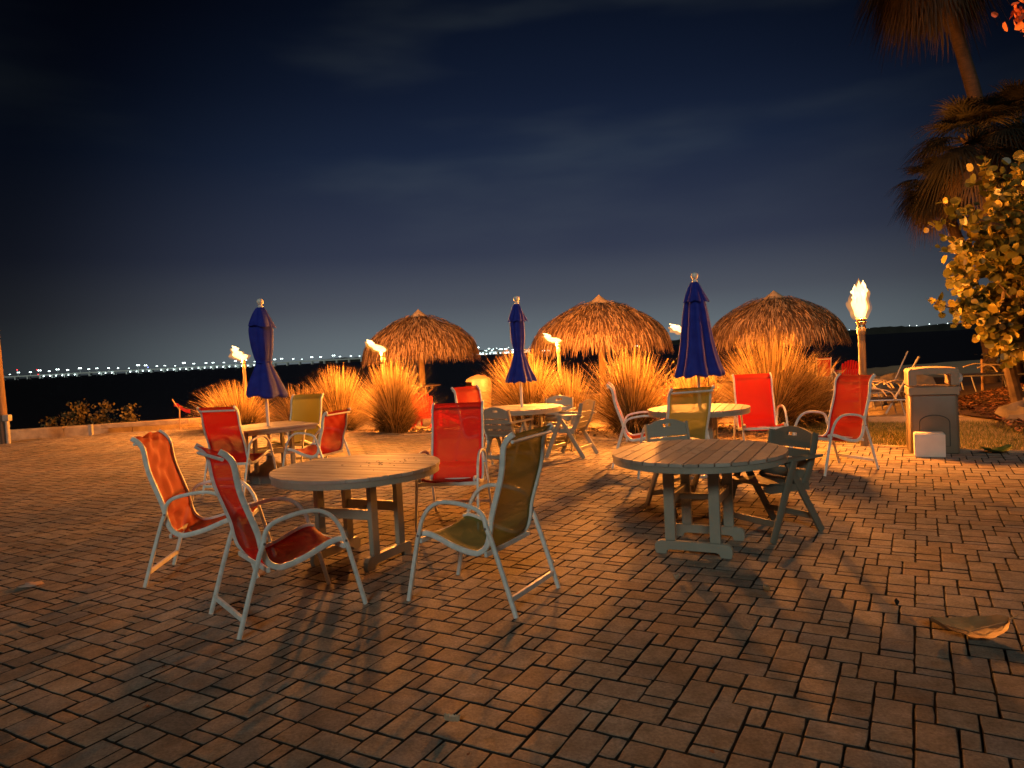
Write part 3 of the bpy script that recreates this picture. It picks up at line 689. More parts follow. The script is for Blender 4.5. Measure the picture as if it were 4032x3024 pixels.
# ---------------------------------------------------------------- thatched huts
HP = [(.30, -.26), (.62, -.37), (.98, -.52), (1.45, -.77), (1.82, -1.03), (2.05, -1.28), (2.16, -1.5), (2.18, -1.68)]
def hut(x, y, zapex, R, label, seed, shelf=False):
    rg = random.Random(seed); zg = ground_z(x, y); root = empty('thatched_hut', (x, y, zg)); za = zapex - zg; s = R / 2.18
    prof = [(r * s, za + z * 1.0) for r, z in HP]; P = cr(prof, 5)
    mb = MB(); n = 48; vs = []
    for r, z in P:
        for k in range(n): a = 2 * PI * k / n; vs.append((r * math.cos(a), r * math.sin(a), z - .03))
    fs = [(i * n + k, i * n + (k + 1) % n, (i + 1) * n + (k + 1) % n, (i + 1) * n + k) for i in range(len(P) - 1) for k in range(n)]
    mb.add(vs, [f[::-1] for f in fs], .1)
    L = [0]
    for (a, b), (c, d) in zip(P, P[1:]): L.append(L[-1] + math.hypot(c - a, d - b))
    def at(t):
        t *= L[-1]
        for i in range(len(L) - 1):
            if t <= L[i + 1]:
                f = (t - L[i]) / (L[i + 1] - L[i]); a, b = P[i], P[i + 1]; return a[0] + (b[0] - a[0]) * f, a[1] + (b[1] - a[1]) * f
        return P[-1]
    wob = [rg.uniform(0, 6) for _ in range(3)]
    for i in range(7800):
        t = rg.random() ** .62; a = rg.uniform(0, 2 * PI); r, z = at(t); r2, z2 = at(min(t + .12, 1))
        if t > .88: r2, z2 = r + .06, z - .25
        d2 = math.hypot(r2 - r, z2 - z) or 1; dr, dz = (r2 - r) / d2, (z2 - z) / d2
        ln = rg.uniform(.16, .36) * (1.1 if t > .9 else 1); off = rg.uniform(.0, .07); sa = rg.gauss(0, .16)
        ra = Vector((math.cos(a), math.sin(a), 0)); ta = Vector((-math.sin(a), math.cos(a), 0)); nr = Vector((-dz * ra.x, -dz * ra.y, dr))
        lump = .03 * math.sin(5 * a + wob[0]) + .025 * math.sin(11 * a + wob[1] + 6 * t)
        p = Vector((ra.x * r, ra.y * r, z)) + nr * (off + lump); d = Vector((ra.x * dr, ra.y * dr, dz)) + ta * sa + nr * rg.uniform(-.02, .16)
        q = p + d * ln * .6; e = p + d * ln + Vector((0, 0, -.05)); w = rg.uniform(.006, .014)
        mb.strip([p, q, e], [w, w * .8, w * .2], (ta + nr * rg.uniform(-.6, .6)).normalized(), rg.random())
    mb.build('roof', M['thatch'], root, smooth=False)
    mb = MB(); mb.lathe([(.36 * s, -.29), (.34 * s, -.25), (.2 * s, -.15), (.08, -.06), (.012, 0)], 14, (0, 0, za)); mb.build('roof_cap', M['thatchcap'], root)
    mb = MB(); mb.tube([(0, 0, -.2), (.01, 0, za * .5), (0, 0, za - .5)], [.115, .105, .1], 14); mb.build('post', M['log'], root)
    for k in range(8):
        a = 2 * PI * k / 8 + .2; mb = MB(); mb.tube([(.08 * math.cos(a), .08 * math.sin(a), za - .45), (1.95 * s * math.cos(a), 1.95 * s * math.sin(a), za - 1.5)], .028, 6); mb.build('rafter', M['log'], root)
    if shelf:
        mb = MB(); mb.lathe([(.12, .0), (.66, .0), (.68, .012), (.68, .035), (.12, .04)], 28, (0, 0, .84)); mb.build('shelf', M['log'], root)
        for k in range(4):
            a = PI / 2 * k + .5; mb = MB(); mb.tube([(.1 * math.cos(a), .1 * math.sin(a), .5), (.5 * math.cos(a), .5 * math.sin(a), .83)], .025, 6); mb.build('brace', M['log'], root)
    return tag(root, label, 'hut', 'thatched huts on the beach')
hut(-3.30, 26.2, 3.33, 2.03, 'left thatched beach hut with a round wooden shelf on its post', 21, True)
hut(2.98, 23.3, 3.30, 2.18, 'middle thatched beach hut, the largest looking, between the umbrellas', 22)
hut(9.10, 24.4, 3.22, 2.2, 'right thatched beach hut, darker and redder, with a pale pointed cap', 23)

# ---------------------------------------------------------------- adirondack chairs
def make_adir():
    root = empty('adirondack_chair'); m = M['adir']; ry = math.radians(20)
    mb = MB()
    for i in range(7):
        f = (i - 3) / 3; x = f * .24; L = .72 - .13 * f * f; x2 = x * 1.18
        a = Vector((x, -.18, .30)); b = Vector((x2, -.18 - L * math.sin(ry), .30 + L * math.cos(ry))); mb.tint = rnd(); mb.bar(a, b, .066, .018, up=(0, 1, .4))
    mb.build('backrest', m, root)
    mb = MB()
    for i in range(7): mb.box((0, -.2 + i * .083, .26 + i * .019), (.50, .072, .018))
    mb.build('seat', m, root)
    for s in (-1, 1):
        mb = MB(); mb.prism([(s * .32 + q[0] * s, q[1]) for q in [(-.05, -.42), (-.07, .32), (-.04, .38), (.05, .38), (.08, .32), (.03, -.42)]][::s], .56, .58, 'z'); mb.build('armrest', m, root)
        mb = MB(); mb.bar((s * .30, .33, 0), (s * .30, .33, .56), .03, .09, up=(0, 1, 0)); mb.build('leg', m, root)
        mb = MB(); mb.bar((s * .27, -.50, .03), (s * .27, .36, .36), .028, .10); mb.build('leg', m, root)
    return root
AD = make_adir()
adl = [(-2.35, 19.3, (.25, .97), 'red adirondack chair under the shelf of the left hut, back to the camera'),
       (-1.55, 19.0, (-.97, .2), 'red adirondack chair seen from the side, behind the bright red sling chair'),
       (4.35, 19.0, (.3, .95), 'red adirondack chair glimpsed through the grass beside the right umbrella'),
       (12.75, 27.0, (.1, .99), 'red adirondack chair far off on the sand behind the right torch pole')]
for i, (x, y, d, lb) in enumerate(adl):
    o = AD if i == 0 else copy_tree(AD); o.location = (x, y, ground_z(x, y)); o.rotation_euler = (0, 0, face(*d)); tag(o, lb, 'chair', 'red adirondack chairs on the sand')
o = copy_tree(PR['red']); o.location = (11.9, 27.2, ground_z(11.9, 27.2)); o.rotation_euler = (0, 0, face(.25, .97)); tag(o, 'dim red pale-framed chair far off on the sand left of the right torch', 'chair', 'sling chairs on the patio')

# ---------------------------------------------------------------- bins
root = empty('trash_bin', (5.40, 9.16, 0), face(.40, .917))
def rbox(mb, w, d, z0, z1, rc, taper=1.0, n=5):
    pts = []
    for cx, cy, a0 in ((w / 2 - rc, d / 2 - rc, 0), (-w / 2 + rc, d / 2 - rc, 90), (-w / 2 + rc, -d / 2 + rc, 180), (w / 2 - rc, -d / 2 + rc, 270)):
        for k in range(n + 1):
            a = math.radians(a0 + 90 * k / n); pts.append((cx + rc * math.cos(a), cy + rc * math.sin(a)))
    m = len(pts); vs = []; lv = [(z0, 1.0), (z0 + .01, 1.01), (z1 - .01, taper * 1.0), (z1, taper * .985)]
    for z, s in lv: vs += [(p[0] * s, p[1] * s, z) for p in pts]
    fs = [(i * m + k, i * m + (k + 1) % m, (i + 1) * m + (k + 1) % m, (i + 1) * m + k) for i in range(3) for k in range(m)] + [tuple(range(m - 1, -1, -1)), tuple(3 * m + k for k in range(m))]
    mb.add(vs, fs)
mb = MB(); rbox(mb, .55, .48, .01, .735, .05, .985); mb.build('body', M['bintan'], root)
hd = MB()
hd.box((0, 0, .795), (.555, .49, .11), bv=.12); hd.box((-.233, 0, .945), (.09, .49, .16)); hd.box((.233, 0, .945), (.09, .49, .16))
hd.prism([(-.278, 1.012), (.278, 1.012), (.278, 1.055), (.26, 1.078), (.14, 1.09), (0, 1.094), (-.14, 1.09), (-.26, 1.078), (-.278, 1.055)], -.25, .25, 'y')
hood_o = hd.build('hood', M['binlid'], root, angle=40)
mb = MB(); mb.box((0, -.246, .752), (.50, .006, .008)); mb.build('seam', M['black'], root)
arch = [(-.17, .10)] + [(-.17 * math.cos(a), .40 + .10 * math.sin(a)) for a in np.linspace(0, PI, 16)] + [(.17, .10)]
arch2 = [(-.16, .105)] + [(-.16 * math.cos(a), .40 + .09 * math.sin(a)) for a in np.linspace(0, PI, 16)] + [(.16, .105)]
mb = MB(); mb.prism(arch, -.2445, -.238, 'y'); mb.build('door_gap', M['black'], root)
mb = MB(); mb.prism(arch2, -.249, -.24, 'y'); mb.build('door', M['bintan'], root)
mb = MB(); vs = []
for i in range(9):
    for j in range(10):
        a = j / 10 * 2 * PI; r = .05 * math.sin(PI * (i + .6) / 9.2) * (1 + .3 * math.sin(3 * a + i)); vs.append((.30 + r * math.cos(a) * .8 + .02 * math.sin(i), .0 + r * math.sin(a) * 2.4, 1.02 - i * .03))
mb.add(vs, [(i * 10 + j, i * 10 + (j + 1) % 10, i * 10 + 10 + (j + 1) % 10, i * 10 + 10 + j) for i in range(8) for j in range(10)]); mb.build('bin_liner', M['bag'], hood_o)
tag(root, 'tall tan trash bin with a window opening in its hood, at the pavers edge', 'trash bin')
mb = MB(); mb.box((0, 0, .145), (.33, .22, .29), bv=.07); mb.box((0, 0, .2935), (.30, .19, .006)); o = mb.build('foam_box', M['foam'], loc=(5.16, 8.82, 0)); o.rotation_euler = (0, 0, face(.44, .9))
tag(o, 'white foam box standing on the pavers against the tall trash bin', 'box')
root = empty('round_bin', (-.86, 18.2, ground_z(-.9, 18.2) + .04))
x0 = 0; mb = MB(); mb.lathe([(.27, 0), (.29, .02), (.30, .70), (.31, .72), (.31, .74), (.29, .76)], 28); mb.build('body', M['bintan'], root)
mb = MB(); n = 28; vs = []; hp = [(.315, .76), (.32, .78), (.31, 1.02), (.28, 1.08), (.16, 1.14), (.03, 1.17)]
for r, z in hp:
    for k in range(n): a = 2 * PI * k / n; vs.append((r * math.cos(a), r * math.sin(a), z))
fs = []
for i in range(len(hp) - 1):
    for k in range(n):
        a = math.degrees(2 * PI * (k + .5) / n)
        if i == 1 and 165 < a < 245: continue
        fs.append((i * n + k, i * n + (k + 1) % n, (i + 1) * n + (k + 1) % n, (i + 1) * n + k))
fs.append(tuple((len(hp) - 1) * n + k for k in range(n))); mb.add(vs, fs); mb.build('hood', M['bintan'], root)
root.scale = (1.06, 1.06, 1.1)
tag(root, 'round tan bin with a domed hood standing between the grass clumps', 'trash bin')

# ---------------------------------------------------------------- lounge chairs
def make_lounge(sitback):
    root = empty('sun_lounger'); c, s = math.cos(sitback), math.sin(sitback)
    mb = MB()
    for x in (-.3, .3): mb.tube([(x, -.65, .33), (x, .55, .33)], .016, 8); mb.tube([(x, -.6, .33), (x, -.6 - .65 * c, .33 + .65 * s)], .016, 8)
    mb.tube([(-.3, .55, .33), (.3, .55, .33)], .016, 8); mb.tube([(-.3, -.6 - .65 * c, .33 + .65 * s), (.3, -.6 - .65 * c, .33 + .65 * s)], .016, 8)
    mb.build('frame', M['lframe'], root)
    for y in (-.45, .4):
        for x in (-.3, .3):
            mb = MB(); mb.tube([(x, y, .33), (x * 1.05, y + .08, 0)], .014, 8); mb.build('leg', M['lframe'], root)
    mb = MB()
    for i in range(18): mb.box((0, -.58 + i * .064, .345), (.62, .05, .012))
    mb.build('seat', M['strap'], root)
    mb = MB()
    for i in range(9):
        t = .05 + i * .072; mb.box((0, -.6 - t * c, .345 + t * s), (.62, .05, .012), M=Matrix.Rotation(-sitback, 3, 'X'))
    mb.build('backrest', M['strap'], root)
    for x in (-.35, .35):
        mb = MB(); mb.rail(cr([(-.35, .50), (-.1, .56), (.2, .50), (.32, .36)], 5), x, .05, .022); mb.build('armrest', M['larm'], root)
    return root
LG = make_lounge(.15); LG2 = make_lounge(1.0)
lgs = [(LG, 7.55, 14.2, .12, (.99, .1), 'navy strap sun lounger with beige arms, nearest of the group left of the trash bin'),
       (copy_tree(LG), 7.75, 15.1, .10, (.95, .3), 'navy strap sun lounger lying flat behind the nearest one'),
       (LG2, 8.9, 17.4, .05, (.9, -.4), 'dark sun lounger with its back raised, by the pale rocks'),
       (copy_tree(LG), 10.2, 15.2, .08, (.98, -.2), 'dark sun lounger showing to the right of the trash bin'),
       (copy_tree(LG), 6.9, 13.6, .0, (.96, -.25), 'navy strap sun lounger folded low behind the red chair at right')]
for o, x, y, dz, d, lb in lgs:
    o.location = (x, y, ground_z(x, y) + dz); o.rotation_euler = (0, 0, face(*d)); tag(o, lb, 'sun lounger', 'sun loungers on the sand')
mb = MB(); mb.tube([(6.98, 13.3, .05), (7.75, 13.5, 1.08)], .022, 10); tag(mb.build('metal_pole', M['lframe']), 'grey metal pole leaning diagonally over the sun loungers', 'pole')
mb = MB(); mb.tube([(11.0, 20.5, .1), (11.5, 20.6, 1.0)], .02, 8); tag(mb.build('metal_pole', M['lframe']), 'thin stick leaning on the rocks behind the trash bin', 'pole')

# ---------------------------------------------------------------- walls, kerbs, posts
def wall(name, pts, w, h, z0, label, cat, m, capw=0, kind=None):
    mb = MB()
    for a, b in zip(pts, pts[1:]):
        A = Vector((a[0], a[1], 0)); B = Vector((b[0], b[1], 0)); d = (B - A); L = d.length; ang = math.atan2(d.y, d.x)
        n = max(int(L / 1.6), 1)
        for i in range(n):
            c = A + d * ((i + .5) / n); mb.tint = rnd(); mb.box((c.x, c.y, z0 + h / 2 + U(-.006, .006)), (L / n - .012, w, h), rz=ang + U(-.006, .006))
    o = mb.build(name, m); return tag(o, label, cat, kind=kind)
wall('low_seawall', [(-17, 18.2), (-8.6, 19.5)], .34, .30, -.08, 'low weathered concrete wall along the far left edge of the patio', 'wall', M['concrete'])
wall('timber_rail', [(-10.9, 18.75), (-8.7, 19.05)], .08, .12, .12, 'timber rail running in front of the low concrete wall', 'rail', M['concrete'])
mb = MB(); mb.box((-11.0, 18.45, .12), (.09, .09, .30)); tag(mb.build('bollard', M['grey']), 'short grey post stub in front of the low concrete wall', 'post')
wall('kerb', [(4.6, 13.55), (6.2, 12.95), (7.9, 12.25), (8.9, 11.9)], .16, .12, -.05, None, None, M['concrete'], kind='structure')
wall('edging', [(-9, 18.72), (-6, 17.62), (-4, 16.02), (-2.2, 14.42), (-1.0, 14.52), (.4, 14.12), (1.6, 12.02), (4.15, 10.72), (5.98, 8.95), (9, 7.42), (15, 5.02)], .10, .06, -.045, None, None, M['concrete'], kind='structure')
root = empty('lamp_post', (-12.42, 17.3, 0))
mb = MB(); mb.tube([(0, 0, -.05), (-.02, 0, 2.5), (-.07, 0, 6.0)], [.10, .085, .07], 14); mb.build('pole', M['polemat'], root)
mb = MB(); mb.box((.13, -.05, .62), (.14, .14, .16)); mb.tube([(.12, -.05, 0), (.12, -.05, .55)], .05, 10); mb.build('junction_box', M['grey'], root)
mb = MB(); mb.tube([(-.07, 0, 5.9), (-.5, -.4, 6.2), (-1.0, -.8, 6.2)], .03, 8); mb.lathe([(.16, 0), (.15, .06), (.05, .12)], 14, (-1.05, -.85, 6.08)); mb.build('lamp_arm', M['grey'], root)
tag(root, 'brown wooden utility post with a grey box, cut by the left edge of the picture', 'post')
root = empty('ribbon_stake', (-8.75, 18.55, 0))
mb = MB(); mb.tube([(0, 0, -.1), (.05, 0, .62)], .018, 8); mb.tube([(.05, 0, .5), (-.13, 0, .8)], .014, 6); mb.build('stake', M['log'], root)
mb = MB(); vs = []
for i in range(8):
    vs += [Vector((-.1 + .06 * i, .01 * math.sin(i * 1.5), .72 - .03 * i + .03 * math.sin(i))), Vector((-.1 + .06 * i, .01 * math.sin(i * 1.5 + .5), .62 - .03 * i + .02 * math.sin(i)))]
mb.add(vs, [(2 * i, 2 * i + 1, 2 * i + 3, 2 * i + 2) for i in range(7)]); mb.build('ribbon', M['ribbon'], root)
tag(root, 'wooden stake with a red ribbon standing by the leftmost grass clump', 'stake')
def rockm(r, seed, m=None):
    rg = random.Random(seed); mb = MB(); ph = [rg.uniform(0, 6) for _ in range(6)]; n, k_ = 10, 7; vs = []
    for i in range(k_ + 1):
        t = PI * i / k_
        for j in range(n):
            a = 2 * PI * j / n; q = 1 + .22 * math.sin(2 * a + ph[0] + 2 * t) + .16 * math.sin(3 * a - ph[1] + 3 * t) + .1 * rg.uniform(-1, 1)
            vs.append((r[0] * q * math.sin(t) * math.cos(a), r[1] * q * math.sin(t) * math.sin(a), r[2] * q * math.cos(t)))
    mb.add(vs, [(i * n + j, i * n + n + j, i * n + n + (j + 1) % n, i * n + (j + 1) % n) for i in range(k_) for j in range(n)]); return mb
rocks = [(8.6, 17.0, .42, .3, 'large pale rock behind the sun loungers'), (10.0, 20.0, .75, .4, 'pale rock at the water edge left of the trash bin'), (10.9, 21.5, .7, .4, 'rock at the water edge directly behind the trash bin'),
         (12.4, 22.5, .9, .42, 'broad rock in the shade right of the trash bin hood'), (8.05, 11.2, .42, .22, 'rounded kerb stone at the end of the kerb behind the bin'), (8.9, 11.9, .4, .3, 'stone block behind the fallen green leaf'),
         (9.6, 12.6, .45, .3, 'stone block on the mulch bank'), (10.6, 13.6, .5, .28, 'farther stone block on the mulch bank'), (-12.6, 20.0, .7, .14, 'flat rock behind the low wall at far left'), (-10.2, 20.6, .5, .2, 'small pale rock behind the low wall, right of the dark bush')]
for i, (x, y, r, h, lb) in enumerate(rocks):
    o = rockm((r, r * .7, h), 40 + i).build('rock', M['rock'], loc=(x, y, ground_z(x, y) + h * .25)); tag(o, lb, 'rock', 'rocks along the shore')
for i, (x, y, lb) in enumerate([(10.6, 16.0, 'thin wooden stake in the shade under the sea grape, left one'), (11.4, 16.2, 'thin wooden stake in the shade under the sea grape, right one')]):
    z = ground_z(x, y); mb = MB(); mb.tube([(0, 0, -.1), (0, 0, .75)], .03, 8); tag(mb.build('stake', M['log'], loc=(x, y, z)), lb, 'stake', 'stakes under the trees')

# ---------------------------------------------------------------- palms and trees
def palm(x, y, top, zt, R, nf, label, seed, rtr=.15, skirt=0):
    rg = random.Random(seed); zg = ground_z(x, y); root = empty('palm_tree', (x, y, zg)); h = zt - zg; dx, dy = top
    pts = [(dx * t ** 1.6, dy * t ** 1.6, h * t) for t in np.linspace(0, 1, 14)]
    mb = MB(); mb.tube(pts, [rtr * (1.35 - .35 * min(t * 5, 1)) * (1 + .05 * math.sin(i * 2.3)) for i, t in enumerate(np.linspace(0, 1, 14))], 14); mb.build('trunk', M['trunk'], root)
    T = Vector((dx, dy, h))
    mb = MB()
    for i in range(26):
        a = rg.uniform(0, 2 * PI); z = rg.uniform(-.55, .05); p = T + Vector((math.cos(a) * rtr, math.sin(a) * rtr, z)); mb.bar(p, p + Vector((math.cos(a) * .16, math.sin(a) * .16, .28)), .06, .02)
    mb.build('leaf_bases', M['trunk'], root)
    def frond(mb, a, el, L, S, droop):
        d = Vector((math.cos(a) * math.cos(el), math.sin(a) * math.cos(el), math.sin(el))); b = T + Vector((0, 0, .1))
        pet = [b + d * L * t + Vector((0, 0, -.25 * L * t * t)) for t in (0, .35, .7, 1)]; mb.tube(pet, [.018, .014, .011, .009], 5, tint=.6)
        e = pet[-1]; fd = (pet[-1] - pet[-2]).normalized(); sd = fd.cross(Vector((0, 0, 1))).normalized(); up = sd.cross(fd); n = 22; tt = rg.random()
        for k in range(n):
            g = (k / (n - 1) - .5) * 2.0 * 1.45; l = S * (1 - .3 * abs(g) / 1.45) * rg.uniform(.85, 1.08)
            dr = fd * math.cos(g) + sd * math.sin(g) + up * (.14 * abs(math.sin(g)))
            q = [e + dr * l * t + Vector((0, 0, -droop * l * t ** 2.2)) for t in (0, .35, .65, 1)]
            w = .021 * S; wd = (fd * -math.sin(g) + sd * math.cos(g)).normalized(); mb.strip(q, [w * .3, w, w * .75, w * .05], wd, min(max(tt + rg.uniform(-.25, .25), 0), 1))
    mb = MB()
    for i in range(nf):
        a = rg.uniform(0, 2 * PI); el = math.radians(rg.uniform(-30, 85)); frond(mb, a, el, R * rg.uniform(.35, .55), R * rg.uniform(.45, .62), rg.uniform(.3, .8))
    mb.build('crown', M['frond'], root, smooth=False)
    if skirt:
        mb = MB()
        for i in range(skirt):
            a = rg.uniform(0, 2 * PI); el = math.radians(rg.uniform(-62, -20)); frond(mb, a, el, R * rg.uniform(.2, .42), R * rg.uniform(.45, .6), rg.uniform(.7, 1.2))
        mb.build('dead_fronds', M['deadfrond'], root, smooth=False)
    return tag(root, label, 'palm tree', 'fan palms on the right')
palm(16.0, 22, (-2.9, -.2), 13.0, 2.5, 60, 'tallest fan palm at the top right corner, shaggy brown fronds lit from below', 61, .19, 56)
palm(11.3, 16, (-.75, 0), 5.6, 1.65, 70, 'dark fan palm behind and below the tallest one, crown cut by the right edge', 62, .16, 8)
palm(14.2, 21, (-1.5, 0), 5.75, 1.45, 60, 'leaning fan palm whose dark crown reaches furthest left, above the sea grape', 63, .15, 12)
palm(13.4, 18, (-.35, 0), 6.3, 2.2, 54, 'thick-trunked fan palm at the right edge, rising behind the sea grape', 64, .2, 6)

def leaf_disc(mb, c, nrm, r, tint, fold=.2, point=0.0):
    nrm = nrm.normalized(); x = nrm.orthogonal().normalized(); a0 = rnd() * 6.28; X = x * math.cos(a0) + nrm.cross(x) * math.sin(a0); Y = nrm.cross(X)
    vs = [c]; n = 10
    for k in range(n):
        a = 2 * PI * k / n; rr = r * (1 + point * max(math.cos(a), 0) ** 3) * (.86 if k == 5 else 1); vs.append(c + X * rr * math.cos(a) + Y * rr * .92 * math.sin(a) + nrm * fold * r * abs(math.sin(a)))
    mb.add(vs, [(0, 1 + k, 1 + (k + 1) % n) for k in range(n)], tint)
def seagrape():
    rg = random.Random(77); root = empty('sea_grape', (9.0, 11.6, ground_z(9, 11.6)))
    z0 = root.location.z; O = Vector((9.0, 11.6, z0))
    trunks = [((-.1, 0, 0), (.1, -.2, 1.2), (.0, -.4, 2.6)), ((.4, .1, 0), (.7, .1, 1.5), (1.1, -.2, 3.2)), ((-.5, .3, 0), (-.8, .2, 1.1), (-.9, 0, 2.2))]
    for t in trunks:
        mb = MB(); P = cr(t, 5); mb.tube(P, [.11 - .07 * i / (len(P) - 1) for i in range(len(P))], 10); mb.build('trunk', M['bark'], root)
    # branch tips: (x, y, z) world, chosen to give a ragged crown with gaps
    tips = [(6.72, 11.0, 2.82), (7.0, 11.2, 2.55), (6.85, 10.9, 3.3), (7.35, 11.2, 3.05), (7.25, 11.3, 2.2), (6.9, 11.4, 1.95), (7.3, 11.0, 1.75), (7.55, 11.2, 3.95), (7.6, 11.0, 3.55), (7.85, 10.9, 3.25), (7.75, 10.8, 2.75),
            (7.9, 10.8, 2.3), (7.9, 11.0, 1.85), (7.7, 11.2, 1.5), (8.2, 11.1, 1.35), (8.2, 10.7, 3.0), (8.4, 10.8, 3.7), (8.35, 10.6, 2.5), (8.5, 10.8, 2.0), (8.3, 11.6, 4.2), (8.9, 11.0, 3.4), (8.9, 10.9, 2.7), (9.0, 11.2, 4.1), (9.4, 11.3, 3.3), (9.5, 11.2, 2.4), (9.8, 11.8, 3.8), (10.0, 11.6, 2.8), (9.2, 12.5, 3.6), (8.4, 12.3, 3.2), (7.8, 12.1, 2.6), (10.2, 12.3, 3.2), (8.0, 11.6, 1.2), (8.5, 11.5, 1.45), (8.9, 11.4, 1.7), (8.7, 12.2, 1.3), (9.3, 11.6, 1.35), (9.5, 11.4, 1.9), (8.0, 12.0, 2.1), (8.6, 11.9, 2.5), (7.7, 11.7, 3.0), (8.1, 11.6, 3.5)]
    br = MB(); lf = MB()
    for tx, ty, tz in tips:
        t = Vector((tx, ty, tz)) - O; st = Vector(trunks[rg.randrange(3)][1 if tz < 2.6 else 2]) * rg.uniform(.7, 1.0)
        mid = st.lerp(t, .5) + Vector((rg.uniform(-.15, .15), rg.uniform(-.15, .15), rg.uniform(-.1, .2)))
        P = [Vector(q) for q in cr([st, mid, t], 6)]; br.tube(P, [.035 - .025 * i / (len(P) - 1) for i in range(len(P))], 6)
        for i, q in enumerate(P[4:]):
            f = (i + 1) / len(P[4:])
            for e in range(9 if f < .95 else 5):
                o = Vector((rg.gauss(0, .15), rg.gauss(0, .15), rg.gauss(0, .13))) * (1.15 - .5 * f)
                nv = Vector((rg.uniform(-1, .6), rg.uniform(-1.2, .3), rg.uniform(-.4, 1.1))); leaf_disc(lf, q + o, nv, rg.uniform(.045, .088), rg.random(), rg.uniform(.05, .35))
        # twig sprays
        for s_ in range(8):
            c = P[-1 - rg.randrange(5)]; d = Vector((rg.uniform(-1, .5), rg.uniform(-1, .7), rg.uniform(-.7, .9))).normalized(); l = rg.uniform(.18, .42)
            br.tube([c, c + d * l], [.009, .004], 4)
            for e in range(5):
                nv = Vector((rg.uniform(-1, .6), rg.uniform(-1.2, .3), rg.uniform(-.4, 1.1))); leaf_disc(lf, c + d * l * (.3 + .18 * e) + Vector((rg.gauss(0, .05), rg.gauss(0, .05), rg.gauss(0, .05))), nv, rg.uniform(.045, .08), rg.random(), rg.uniform(.05, .35))
    br.build('branches', M['bark'], root); lf.build('crown', M['sgleaf'], root, smooth=False)
    return tag(root, 'big sea grape bush with round yellow-lit leaves at the right edge', 'tree')
seagrape()
def corner_tree():
    rg = random.Random(9); root = empty('almond_shade_tree', (9.2, 6.9, 0)); O = Vector((9.2, 6.9, 0))
    mb = MB(); P = cr([(0, 0, -.1), (.1, 0, 2.0), (0, .1, 4.0), (-.2, .1, 6.0)], 6); mb.tube(P, [.2 - .12 * i / (len(P) - 1) for i in range(len(P))], 12); mb.build('trunk', M['bark'], root)
    br = MB(); lf = MB()
    tips = [(5.82, 8.0, 5.0), (5.9, 8.0, 4.88), (5.97, 8.0, 5.1), (6.2, 8.0, 5.2)]
    while len(tips) < 64:  # these tips fill an unseen crown added to shade the background at right
        x, y, z = 9.3 + rg.uniform(-3, 3.4), 6.6 + rg.uniform(-2.6, 2.8), 5.0 + rg.uniform(-1.7, 2.2)
        if x > .86 * y and ((x - 9.5) / 3.5) ** 2 + ((y - 6.7) / 3) ** 2 + ((z - 5) / 2.3) ** 2 < 1: tips.append((x, y, z))
    for q_, (tx, ty, tz) in enumerate(tips):
        t = Vector((tx, ty, tz)) - O; st = Vector((0, .1, rg.uniform(2.8, 4.6)))
        P = [Vector(q) for q in cr([st, st.lerp(t, .5) + Vector((0, 0, .25)), t], 6)]; br.tube(P, [.04 - .03 * i / (len(P) - 1) for i in range(len(P))], 6)
        for i in range(70 if q_ < 4 else 60):
            g = .085 if q_ < 4 else .27; q = P[-1 - rg.randrange(4)] + Vector((rg.gauss(0, g), rg.gauss(0, g), rg.gauss(0, g * .8)))
            leaf_disc(lf, q, Vector((rg.uniform(-1, 1), rg.uniform(-1, .6), rg.uniform(-.6, 1))), rg.uniform(.05, .085) * (.55 if q_ < 4 else 1.5), rg.random(), .25, .8)
    br.build('branches', M['bark'], root); lf.build('crown', M['sgred'], root, smooth=False)
    tag(root, 'rust-red leafy branch tips entering at the top right corner, unseen crown added for shade', 'tree')
corner_tree()
def bush(x, y, w, h, n, label, m, seed, name='shrub'):
    rg = random.Random(seed); root = empty(name, (x, y, ground_z(x, y))); st = MB(); lf = MB()
    cl = [(rg.uniform(-w, w), rg.uniform(-.3, .3), h * rg.uniform(.45, 1)) for _ in range(13)]
    for cx, cy, cz in cl:
        st.tube([(cx * .4, 0, 0), (cx * .8, cy * .6, cz * .6), (cx, cy, cz)], [.015, .01, .005], 5)
        for i in range(n // 13):
            leaf_disc(lf, Vector((cx + rg.gauss(0, .13), cy + rg.gauss(0, .12), cz * rg.uniform(.55, 1.05) + rg.gauss(0, .04))), Vector((rg.uniform(-1, 1), rg.uniform(-1, 0), rg.uniform(-.5, 1))), rg.uniform(.025, .05), rg.random(), .2)
    st.build('stems', M['bark'], root); lf.build('foliage', m, root, smooth=False); return tag(root, label, 'shrub')
bush(-12.3, 20.9, 1.15, 1.35, 2200, 'dim dark bush in front of the water behind the low wall at left', M['bush'], 31)
bush(13.6, 19.2, .8, .9, 700, 'pale green shrub in the shade between the palm trunks', M['bush'], 32)
